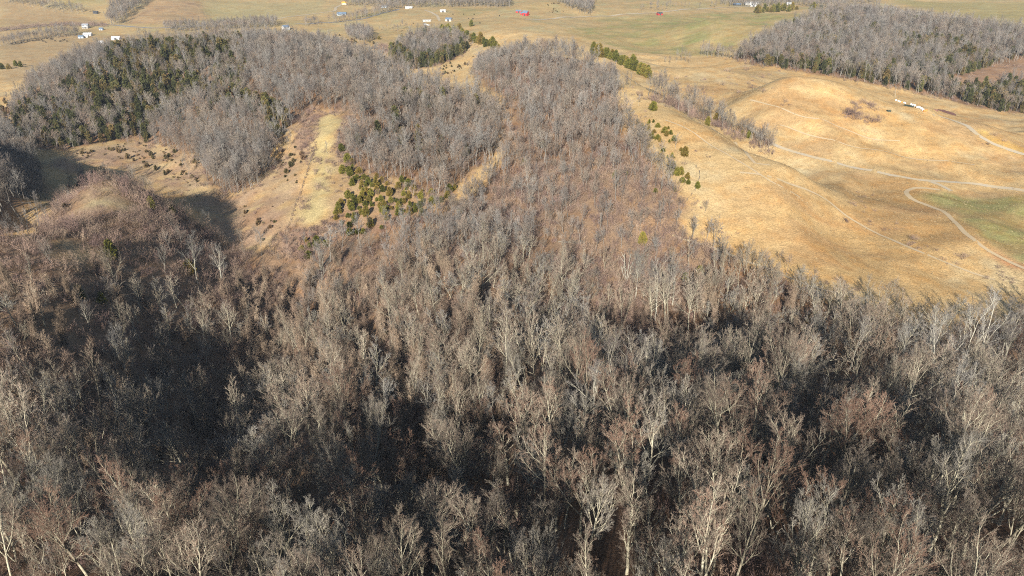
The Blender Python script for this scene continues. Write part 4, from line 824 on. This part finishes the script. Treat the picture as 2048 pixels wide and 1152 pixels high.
far_mass('farmyard_trees', 'bare trees scattered around the white farm buildings', [(740,62),(800,52),(860,56),(880,62),(800,66)], 14, 114, .4, .7, cat='trees')
print('plants placed', round(time.time()-T0, 1))
# ------------------------------------------------------------------ lanes
def smooth_line(pts, step=4.0):
    w = place(np.array([p[0] for p in pts], float), np.array([p[1] for p in pts], float)); out = []
    n = len(w)
    for i in range(n-1):
        p0, p1, p2, p3 = w[max(i-1, 0)], w[i], w[i+1], w[min(i+2, n-1)]; k = max(2, int(np.linalg.norm(p2-p1)/step))
        for t in np.arange(k)/k: out.append(.5*((2*p1)+(-p0+p2)*t+(2*p0-5*p1+4*p2-p3)*t*t+(-p0+3*p1-3*p2+p3)*t**3))
    out.append(w[-1]); return np.array(out)
def lane(name, pts, width, m, lift=.08):
    c = smooth_line(pts); d = np.gradient(c, axis=0); d /= np.linalg.norm(d, axis=1, keepdims=True)+1e-9; nrm = np.stack([-d[:, 1], d[:, 0]], 1)
    wv = width*(1+.25*(fbm(c[:, 0], c[:, 1], 12, 2, 5)-.5)); V = []
    for f in (-.5, -.17, .17, .5):
        q = c+nrm*(wv*f)[:, None]; V.append(np.stack([q[:, 0], q[:, 1], H(q[:, 0], q[:, 1])+lift+.02*np.hypot(q[:, 0], q[:, 1])/400], 1))
    n = len(c); V = np.stack(V, 1).reshape(-1, 3); i = np.arange(n-1)[:, None]*4
    F = [np.concatenate([i+k, i+k+1, i+k+5, i+k+4], 1) for k in range(3)]
    o = bpy.data.objects.new(name, raw_mesh(name, V, F, [m])); COL.objects.link(o); o['kind'] = 'structure'; return o
def speckled(name, a, b, scale, rough=.9):
    m = mat(name, a, rough, .1); nt = m.node_tree; ge = nt.nodes.new('ShaderNodeNewGeometry'); nz = nd(nt, 'ShaderNodeTexNoise', Scale=scale, Detail=4.0, Roughness=.65); nt.links.new(ge.outputs['Position'], nz.inputs['Vector'])
    mr = nt.nodes.new('ShaderNodeMapRange'); mr.inputs[1].default_value = .32; mr.inputs[2].default_value = .68; nt.links.new(nz.outputs[0], mr.inputs[0])
    mx = nt.nodes.new('ShaderNodeMix'); mx.data_type = 'RGBA'; mx.inputs[6].default_value = (*a, 1); mx.inputs[7].default_value = (*b, 1)
    nt.links.new(mr.outputs[0], mx.inputs[0]); nt.links.new(mx.outputs[2], nt.nodes['Principled BSDF'].inputs['Base Color']); return m
M_GRAVEL = speckled('gravel', (.39, .345, .275), (.46, .37, .23), .22); M_DIRT = speckled('dirt_track', (.46, .36, .24), (.43, .34, .20), .3); M_TAR = speckled('asphalt', (.20, .20, .20), (.27, .26, .25), .4)
lane('gravel_road', [(1494,250),(1512,264),(1542,286),(1600,307),(1660,322),(1720,338),(1780,350),(1840,360),(1900,364),(1960,369),(2070,386)], 2.5, M_GRAVEL)
lane('gravel_path', [(1858,362),(1880,370),(1902,382)], 3.4, M_GRAVEL)
lane('dirt_road', [(1880,380),(1830,376),(1812,384),(1822,397),(1850,409),(1885,422),(1905,440),(1930,466),(1962,491),(2000,514),(2070,545)], 2.2, M_DIRT)
lane('upper_road', [(1866,230),(1900,239),(1935,252),(1952,267),(1985,287),(2070,314)], 3.0, M_GRAVEL)
for w_, pts in ((1.1, [(1345,470),(1420,494),(1520,532),(1640,578),(1770,606)]), (1.3, [(1480,345),(1560,360),(1640,392),(1690,430),(1760,470),(1860,512),(1990,560)]), (.9, [(1330,240),(1400,275),(1470,318),(1540,362),(1600,395)]), (.9, [(1500,200),(1600,232),(1700,262),(1800,282)]), (.9, [(1560,250),(1680,285),(1800,312),(1950,330)]), (1.0, [(1130,112),(1190,124),(1250,150),(1300,182),(1350,205),(1400,232)])):
    lane('pasture_path', pts, w_, M_DIRT)
lane('valley_road', [(0,61),(60,55),(130,48),(215,50),(300,56),(412,51)], 5, M_TAR, .15)
lane('farm_lane', [(412,51),(512,44),(600,31),(664,23),(672,15),(684,9)], 4.5, M_GRAVEL, .15)
lane('valley_road', [(590,48),(640,46),(720,39),(765,26),(800,18)], 5, M_TAR, .15)
lane('farm_lane', [(850,21),(872,30),(879,42)], 4, M_GRAVEL, .15)
lane('valley_road', [(1050,40),(1100,38),(1160,34),(1240,29),(1320,25),(1400,18),(1530,13)], 6, M_GRAVEL, .15)
lane('pasture_path', [(1392,236),(1430,262),(1470,285),(1495,310),(1540,330)], 1.6, M_DIRT)

# ------------------------------------------------------------------ buildings
def box(x0, y0, z0, x1, y1, z1):
    v = [(x0,y0,z0),(x1,y0,z0),(x1,y1,z0),(x0,y1,z0),(x0,y0,z1),(x1,y0,z1),(x1,y1,z1),(x0,y1,z1)]
    return v, [(0,3,2,1),(4,5,6,7),(0,1,5,4),(1,2,6,5),(2,3,7,6),(3,0,4,7)]
def pymesh(name, shapes, m):
    V, F = [], []
    for v, f in shapes: n = len(V); V += v; F += [tuple(i+n for i in q) for q in f]
    me = bpy.data.meshes.new(name); me.from_pydata(V, [], F); me.materials.append(m); me.update(); return me
M_WHITE = speckled('white_siding', (.44, .44, .43), (.54, .54, .52), .4, .6); M_TIN = speckled('tin_roof', (.55, .57, .60), (.66, .68, .70), .3, .45); M_BLUE = speckled('slate_blue_roof', (.10, .15, .22), (.15, .21, .29), .4, .6)
M_GREYR = speckled('grey_shingle', (.22, .24, .27), (.30, .32, .35), .5); M_RED = speckled('barn_red', (.50, .025, .03), (.58, .04, .04), .4, .6); M_ORANGE = speckled('orange_roof', (.65, .33, .04), (.72, .40, .07), .4); M_DARK = speckled('dark_boards', (.05, .055, .06), (.08, .08, .085), .5)
M_GLASS = mat('window_glass', (.03, .04, .05), .15, .5); M_CREAM = speckled('cream_siding', (.55, .50, .40), (.62, .57, .46), .4); M_BRICK = speckled('brick', (.30, .14, .10), (.36, .18, .13), .9); M_PBLUE = speckled('pale_blue_siding', (.42, .52, .60), (.48, .58, .66), .4)
def house(px, py, L, D, Hw, rise, rz, wall_m, roof_m, name, label, cat='house', windows=4, door=True, chimney=False, porch=False, big_door=False):
    x, y, z = ground_at(px, py); z = float(min(H(np.array([x-L/2, x+L/2, x, x]), np.array([y, y, y-D/2, y+D/2]))))
    t = thing(name, label, cat, (x, y, z), rz, None, .78)
    w = [(-L/2,-D/2,-1.5),(L/2,-D/2,-1.5),(L/2,D/2,-1.5),(-L/2,D/2,-1.5),(-L/2,-D/2,Hw),(L/2,-D/2,Hw),(L/2,D/2,Hw),(-L/2,D/2,Hw),(-L/2,0,Hw+rise),(L/2,0,Hw+rise)]
    part('wall', pymesh('wall', [(w, [(0,1,5,4),(1,2,6,9,5),(2,3,7,6),(3,0,4,8,7)])], wall_m), t)
    o, th = .45, .16; e = rise*o/(D/2); sh = []
    for s in (-1, 1):
        a = [(-L/2-o, s*(D/2+o), Hw-e+.06),(L/2+o, s*(D/2+o), Hw-e+.06),(L/2+o, 0, Hw+rise+.06),(-L/2-o, 0, Hw+rise+.06)]; b = [(q[0], q[1], q[2]+th) for q in a]
        sh.append((a+b, [(0,1,2,3),(7,6,5,4),(0,4,5,1),(1,5,6,2),(3,2,6,7),(0,3,7,4)]))
    r = part('roof', pymesh('roof', sh, roof_m), t)
    if chimney: v, f = box(L*.2-.4, -.4, Hw+rise*.4, L*.2+.4, .4, Hw+rise+1.1); part('chimney', pymesh('chimney', [(v, f)], M_BRICK), r)
    for s in (-1, 1):
        for k in range(windows):
            cx = -L/2+L*(k+.5)/windows
            if door and s == -1 and k == windows//2: continue
            for zz in ((1.0,) if Hw < 4.2 else (1.0, 3.8)):
                v, f = box(cx-.5, s*D/2-.04, zz, cx+.5, s*D/2+.04, zz+1.4); part('window', pymesh('window', [(v, f)], M_GLASS), t)
    for s in (-1, 1):
        for zz in ((1.0,) if Hw < 4.2 else (1.0, 3.8)):
            if windows: v, f = box(s*L/2-.04, -.5, zz, s*L/2+.04, .5, zz+1.4); part('window', pymesh('window', [(v, f)], M_GLASS), t)
    if door: cx = -L/2+L*(windows//2+.5)/max(windows, 1); v, f = box(cx-.55, -D/2-.05, 0, cx+.55, -D/2+.05, 2.1); part('door', pymesh('door', [(v, f)], M_DARK), t)
    if big_door: v, f = box(-1.8, -D/2-.06, 0, 1.8, -D/2+.06, 3.2); part('barn_door', pymesh('barn_door', [(v, f)], M_DARK), t); v, f = box(-L/2-.06, -1.5, 0, -L/2+.06, 1.5, 3.0); part('barn_door', pymesh('barn_door', [(v, f)], M_DARK), t)
    if porch:
        v, f = box(-L*.4, -D/2-2.2, 2.5, L*.4, -D/2-.1, 2.65); p = part('porch', pymesh('porch', [(v, f)], roof_m), t)
        for k in range(4): cx = -L*.4+.1+(L*.8-.2)*k/3; v, f = box(cx-.09, -D/2-2.15, -1, cx+.09, -D/2-1.97, 2.5); part('post', pymesh('post', [(v, f)], M_WHITE), p)
    return t
house(572,60,11,9,5.6,3.0,.75,M_WHITE,M_BLUE,'farmhouse','white two-storey gabled house behind the big hill',windows=3,chimney=True)
house(233,79,13,8,3.4,2.2,.05,M_TIN,M_TIN,'barn','pale metal-roofed barn behind the left hill','barn',windows=0,door=False,big_door=True)
house(172,56,10,8,5.4,2.4,.1,M_WHITE,M_GREYR,'farmhouse','white farmhouse by the valley road at left',windows=4,porch=True,chimney=True)
house(176,71,13,8,3,2,.15,M_WHITE,M_TIN,'farmhouse','white low house nearest the cattle field',windows=5,porch=True)
house(163,76,8,6,2.8,1.6,.15,M_PBLUE,M_BLUE,'shed','blue-grey shed beside the low white house','shed',windows=1,door=True)
house(172,75,7,5,2.4,1.4,.2,M_WHITE,M_TIN,'garage','small white garage in front of the low white house','garage',windows=0,door=True)
house(203,60,6,5,2.6,1.6,.0,M_PBLUE,M_BLUE,'shed','small blue shed right of the valley farmhouse','shed',windows=1)
house(203,88,6,6,2.4,2.6,.6,M_WHITE,M_TIN,'shed','small white peaked shed at the hill wood edge','shed',windows=0)
house(192,27,8,6,3,2,.1,M_DARK,M_DARK,'barn','small dark barn between cedars at far upper left','barn',windows=0,door=False,big_door=True)
house(689,9,10,8,3.6,2.4,.0,M_CREAM,M_ORANGE,'house','orange-roofed building at the end of the far lane',windows=3)
house(684,30,18,9,3.2,2.6,-.05,M_PBLUE,M_BLUE,'house','long blue-roofed house among the far trees',windows=6,porch=True)
house(768,15,11,7,3,2,.0,M_PBLUE,M_GREYR,'house','pale blue house half hidden in the far woods',windows=4)
house(818,17,15,8,3.4,1.6,.0,M_WHITE,M_WHITE,'house','long white house on the rise of the far field',windows=6,door=True)
house(886,24,11,7,3.2,1.6,.05,M_WHITE,M_WHITE,'shed','white shed right of the long white house','shed',windows=0,big_door=True,door=False)
house(854,43,15,4.2,3.0,.6,.12,M_WHITE,M_WHITE,'trailer_home','long white trailer home near the knoll','trailer',windows=5)
house(898,42,11,8,3.6,2.6,-.35,M_CREAM,M_BLUE,'barn','blue-roofed barn right of the long white trailer','barn',windows=0,door=False,big_door=True)
house(1051,31,10,9,5,3.8,-.5,M_RED,M_BLUE,'barn','big red barn with dark blue roof in the far pasture','barn',windows=0,door=False,big_door=True)
house(1044,29,6,5,2.6,1.6,-.5,M_RED,M_BLUE,'shed','red lean shed joined to the left of the big red barn','shed',windows=0)
house(1037,25,10,6,3,2,.0,M_RED,M_BLUE,'barn','small long red barn left of the big red barn','barn',windows=0,big_door=True,door=False)
house(1319,30,10,7,3.4,2.2,.25,M_RED,M_DARK,'barn','lone red barn beside the far right road','barn',windows=0,big_door=True,door=False)
house(1503,9,30,12,4.5,2.2,-.06,M_WHITE,M_WHITE,'barn','long white barn at the top right edge','barn',windows=0,big_door=True,door=False)
house(1506,13,12,6,2.6,1.0,-.06,M_WHITE,M_WHITE,'shed','low white shed below the long white barn','shed',windows=0)
house(1474,11,16,8,3,2,.0,M_DARK,M_BLUE,'house','dark blue-roofed house left of the long white barn',windows=3)
house(1577,9,10,7,3,1.6,.1,M_WHITE,M_TIN,'house','white house behind the far cedar row',windows=3)

# parked white van and car by the trailer
def vehicle(px, py, rz, body_m, label, van):
    x, y, z = ground_at(px, py); t = thing('parked_van' if van else 'parked_car', label, 'van' if van else 'car', (x, y, z), rz); L, Wd = (5.2, 2.0) if van else (4.5, 1.8)
    top = 2.1 if van else 1.45
    prof = [(-L/2, .35), (L/2, .35), (L/2, .85), (L*.32, 1.0), (L*.18, top), (-L*.46, top), (-L/2, 1.0)] if van else [(-L/2, .35), (L/2, .35), (L/2, .8), (L*.22, .95), (L*.1, top), (-L*.28, top), (-L*.42, .98), (-L/2, .9)]
    n = len(prof); v = [(a, -Wd/2, b) for a, b in prof]+[(a, Wd/2, b) for a, b in prof]; f = [tuple(range(n)), tuple(range(2*n-1, n-1, -1))]+[(i, i+n, (i+1) % n+n, (i+1) % n) for i in range(n)]
    part('body', pymesh('body', [(v, f)], body_m), t)
    for s in (-1, 1): vv, ff = box(-L*.25, s*Wd/2-.02, 1.05, L*.1, s*Wd/2+.02, top-.15); part('window', pymesh('window', [(vv, ff)], M_GLASS), t)
    for a in (-L*.3, L*.32):
        for s in (-1, 1):
            k = 12; vv = [(a+.33*math.cos(6.283*i/k), s*Wd/2+q, .33+.33*math.sin(6.283*i/k)) for q in (-.11, .11) for i in range(k)]
            part('wheel', pymesh('wheel', [(vv, [tuple(range(k)), tuple(range(2*k-1, k-1, -1))]+[(i, (i+1) % k, (i+1) % k+k, i+k) for i in range(k)])], M_DARK), t)
vehicle(851, 50, .1, M_WHITE, 'white van parked just below the long white trailer', True); vehicle(857, 51, .3, M_TIN, 'silver car right of the parked white van', False)

# ------------------------------------------------------------------ cattle
M_COW = varied('black_hide', [(.012, .011, .010), (.03, .022, .016)], 1, .6)
def cow_mesh():
    bm = bpy.data.meshes.new('cow_skeleton'); J = {'hip': (-.75, 0, 1.15, .33), 'mid': (0, 0, 1.05, .42), 'sh': (.65, 0, 1.12, .36), 'neck': (1.0, 0, 1.15, .2), 'head': (1.28, 0, .98, .16), 'muz': (1.55, 0, .78, .10), 'tail': (-1.0, 0, 1.2, .06), 'tail2': (-1.08, 0, .6, .04)}
    E = [('hip', 'mid'), ('mid', 'sh'), ('sh', 'neck'), ('neck', 'head'), ('head', 'muz'), ('hip', 'tail'), ('tail', 'tail2')]
    for s, n in ((-1, 'l'), (1, 'r')):
        J['fk'+n] = (.62, s*.24, .6, .12); J['fh'+n] = (.66, s*.24, .04, .07); J['hk'+n] = (-.68, s*.25, .72, .17); J['ho'+n] = (-.88, s*.25, .42, .08); J['hh'+n] = (-.8, s*.25, .04, .07); J['e'+n] = (1.22, s*.28, 1.1, .05)
        E += [('sh', 'fk'+n), ('fk'+n, 'fh'+n), ('hip', 'hk'+n), ('hk'+n, 'ho'+n), ('ho'+n, 'hh'+n), ('head', 'e'+n)]
    ks = list(J); bm.from_pydata([J[k][:3] for k in ks], [(ks.index(a), ks.index(b)) for a, b in E], [])
    o = bpy.data.objects.new('cow_tmp', bm); COL.objects.link(o); md = o.modifiers.new('skin', 'SKIN')
    for k, n in enumerate(ks): bm.skin_vertices[0].data[k].radius = (J[n][3], J[n][3])
    bm.skin_vertices[0].data[ks.index('mid')].use_root = True
    sd = o.modifiers.new('sub', 'SUBSURF'); sd.levels = 1; sd.render_levels = 1
    dg = bpy.context.evaluated_depsgraph_get(); me = bpy.data.meshes.new_from_object(o.evaluated_get(dg)); bpy.data.objects.remove(o); bpy.data.meshes.remove(bm)
    me.name = 'cow'; me.materials.clear(); me.materials.append(M_COW); me.shade_smooth(); return me
COW = cow_mesh()
def cow(px, py, base, group):
    x, y, z = ground_at(px, py); o = bpy.data.objects.new('cow', COW); COL.objects.link(o); o.location = (x, y, z); o.rotation_euler = (0, 0, rg.uniform(0, 6.28)); o.scale = (1.1,)*3
    o['label'] = base; o['category'] = 'cow'; o['group'] = group; LABELS.append((o, base, px))
for a, b in [(190,548),(258,538),(345,530),(375,517),(443,507),(528,505),(590,495),(625,495),(670,485),(695,510),(728,525),(760,468),(815,475),(840,475),(885,505),(955,510),(975,508),(1010,492),(1035,485),(1075,508)]:
    cow(a/8, 20+b/8, 'dark cow grazing in the left valley field', 'cattle in the left field')
for a, b in [(1575,118),(1660,118),(1745,118),(1790,190),(1948,130),(1700,152),(1735,155),(1258,190)]:
    cow(512+a/4, b/4, 'dark cow in the far pasture beyond the knoll', 'cattle in the far pasture')

# ------------------------------------------------------------------ bales, trough, heap, fence on the right-hand hill
M_WRAP = speckled('white_wrap', (.58, .58, .57), (.70, .70, .69), 2, .4); M_HAYO = speckled('orange_hay', (.55, .22, .07), (.62, .30, .10), 2); M_TROUGH = speckled('green_steel', (.03, .05, .045), (.05, .07, .06), 1); M_OLDHAY = speckled('old_reddish_wood', (.13, .065, .06), (.20, .11, .09), 1.2)
def roll(name, r, L, m):
    k = 18; rings = [(-L/2, r*.9), (-L/2+.1, r), (L/2-.1, r*1.01), (L/2, r*.9)]; v = [(a, q*math.cos(6.283*i/k), q*math.sin(6.283*i/k)) for a, q in rings for i in range(k)]
    f = [tuple(range(k-1, -1, -1)), tuple(range(3*k, 4*k))]+[(j*k+i, j*k+(i+1) % k, (j+1)*k+(i+1) % k, (j+1)*k+i) for j in range(3) for i in range(k)]
    me = pymesh(name, [(v, f)], m); me.shade_smooth(); return me
BALE = roll('bale', .62, 1.25, M_WRAP); BALEO = roll('bale', .7, 1.4, M_HAYO)
for a, b, me, lb in [(255,236,BALE,0),(292,250,BALE,0),(318,262,BALE,0),(400,284,BALE,0),(385,276,BALE,0),(495,302,BALE,0),(520,318,BALE,0),(548,326,BALE,0),(595,352,BALE,0),(628,358,BALE,0),(660,376,BALE,0),(684,394,BALE,0),(345,268,BALEO,1),(738,404,BALEO,1),(712,410,BALEO,1)]:
    x, y, z = ground_at(1760+a/8, 170+b/8+2); o = bpy.data.objects.new('hay_bale', me); COL.objects.link(o); o.location = (x, y, z+.57); o.rotation_euler = (0, 0, rg.normal(.5, .4))
    base = ('white-wrapped bale in the row on the far right hill crest', 'orange bale in the row on the far right hill crest')[lb]; o['label'] = base; o['category'] = 'bale'; o['group'] = 'bales on the hill crest'; LABELS.append((o, base, a))
def slab(name, px0, py0, px1, py1, wid, hgt, m, label, cat, taper=.7, lumps=0):
    a, b = np.array(ground_at(px0, py0)), np.array(ground_at(px1, py1)); L = float(np.linalg.norm((b-a)[:2])); n = 12; V, F = [], []
    for i in range(n+1):
        xx = L*i/n; hh = hgt*(1 if not lumps else math.sin(math.pi*min(max(i/n, .06), .94))**.5*rg.uniform(.8, 1.15))
        V += [(xx, -wid/2, -.6), (xx, wid/2, -.6), (xx, wid/2*taper, hh), (xx, -wid/2*taper, hh)]
    for i in range(n):
        for k in range(4): F.append((i*4+k, i*4+(k+1) % 4, i*4+4+(k+1) % 4, i*4+4+k))
    F += [(0, 3, 2, 1), (n*4, n*4+1, n*4+2, n*4+3)]
    o = bpy.data.objects.new(name, pymesh(name, [(V, F)], m)); COL.objects.link(o); o.location = tuple(a); o.rotation_euler = (0, -math.atan2(b[2]-a[2], L), math.atan2(b[1]-a[1], b[0]-a[0])); o['label'] = label; o['category'] = cat; return o
slab('feed_trough', 1760+390/8, 170+330/8, 1760+530/8, 170+358/8, 1.0, .8, M_TROUGH, 'long dark green trough in front of the white bales', 'trough', 1.25)
slab('feed_trough', 1760+108/8, 170+420/8, 1760+168/8, 170+424/8, 1.0, .7, M_TROUGH, 'short dark trough alone on the grass below the bales', 'trough', 1.25)
slab('wood_heap', 1760+890/8, 170+408/8, 1760+1195/8, 170+478/8, 3.0, 1.6, M_OLDHAY, 'long reddish-brown heap right of the bales', 'heap', .5, 1)
M_POST = speckled('weathered_post', (.10, .085, .07), (.15, .13, .11), 3); M_WIRE = mat('wire', (.12, .12, .12), .5, .4)
def fence(pts, gap, label, grow):
    c = smooth_line(pts, 1.0); s = np.append(0, np.cumsum(np.linalg.norm(np.diff(c, axis=0), axis=1))); n = int(s[-1]/gap)
    q = np.stack([np.interp(np.linspace(0, s[-1], n), s, c[:, k]) for k in (0, 1)], 1); z = H(q[:, 0], q[:, 1]); t = thing('wire_fence', label, 'fence', (q[0, 0], q[0, 1], z[0]))
    pm = pymesh('post', [box(-.09, -.09, -.4, .09, .09, 1.35)], M_POST)
    for k in range(n): o = part('post', pm, t); o.location = (q[k, 0]-q[0, 0], q[k, 1]-q[0, 1], z[k]-z[0])
    for h in (.5, .85, 1.2):
        W = Wood(); p = np.stack([q[:, 0]-q[0, 0], q[:, 1]-q[0, 1], z-z[0]+h], 1); W.add(p[:-1], p[1:], .012, .012, 3, 0); part('wire', W.mesh('wire', [M_WIRE]), t)
    if grow: mass('fence_brush', 'thin dark brush grown up along the clearing fence', 'brush', np.array([a+rg.normal(0, .35, 2) for a in c[::2] if rg.random() < .8]), LOW, 'low_bramble', .35, .75, 91)
fence([(628,300),(617,338),(606,370),(594,402),(586,425),(580,448),(570,462)], 3.5, 'overgrown wire fence down the left side of the pale strip', True)
fence([(1345,455),(1352,440),(1362,425),(1372,405),(1388,385),(1397,362),(1400,350),(1392,335)], 4, 'wire fence along the wood edge of the pasture', False)
fence([(395,12),(405,24),(415,42)], 8, 'distant fence between the two top left fields', False)
order_labels()
print('done', round(time.time()-T0, 1), 'objects', len(SC.objects))
# ------------------------------------------------------------------ thin winter haze over the whole place
def haze(density):
    v, f = box(-9400, -5200, -12, 9400, 9800, 158); m = bpy.data.materials.new('haze'); m.use_nodes = True; nt = m.node_tree; nt.nodes.clear()
    o_ = nt.nodes.new('ShaderNodeOutputMaterial'); pv = nt.nodes.new('ShaderNodeVolumePrincipled'); pv.inputs['Color'].default_value = (.80, .88, 1.0, 1); pv.inputs['Density'].default_value = density; pv.inputs['Anisotropy'].default_value = .2
    nt.links.new(pv.outputs[0], o_.inputs['Volume'])
    o = bpy.data.objects.new('haze', pymesh('haze', [(v, f)], m)); COL.objects.link(o); o['kind'] = 'stuff'; o['label'] = 'thin pale winter haze over the whole valley'; o['category'] = 'haze'
haze(.0001)
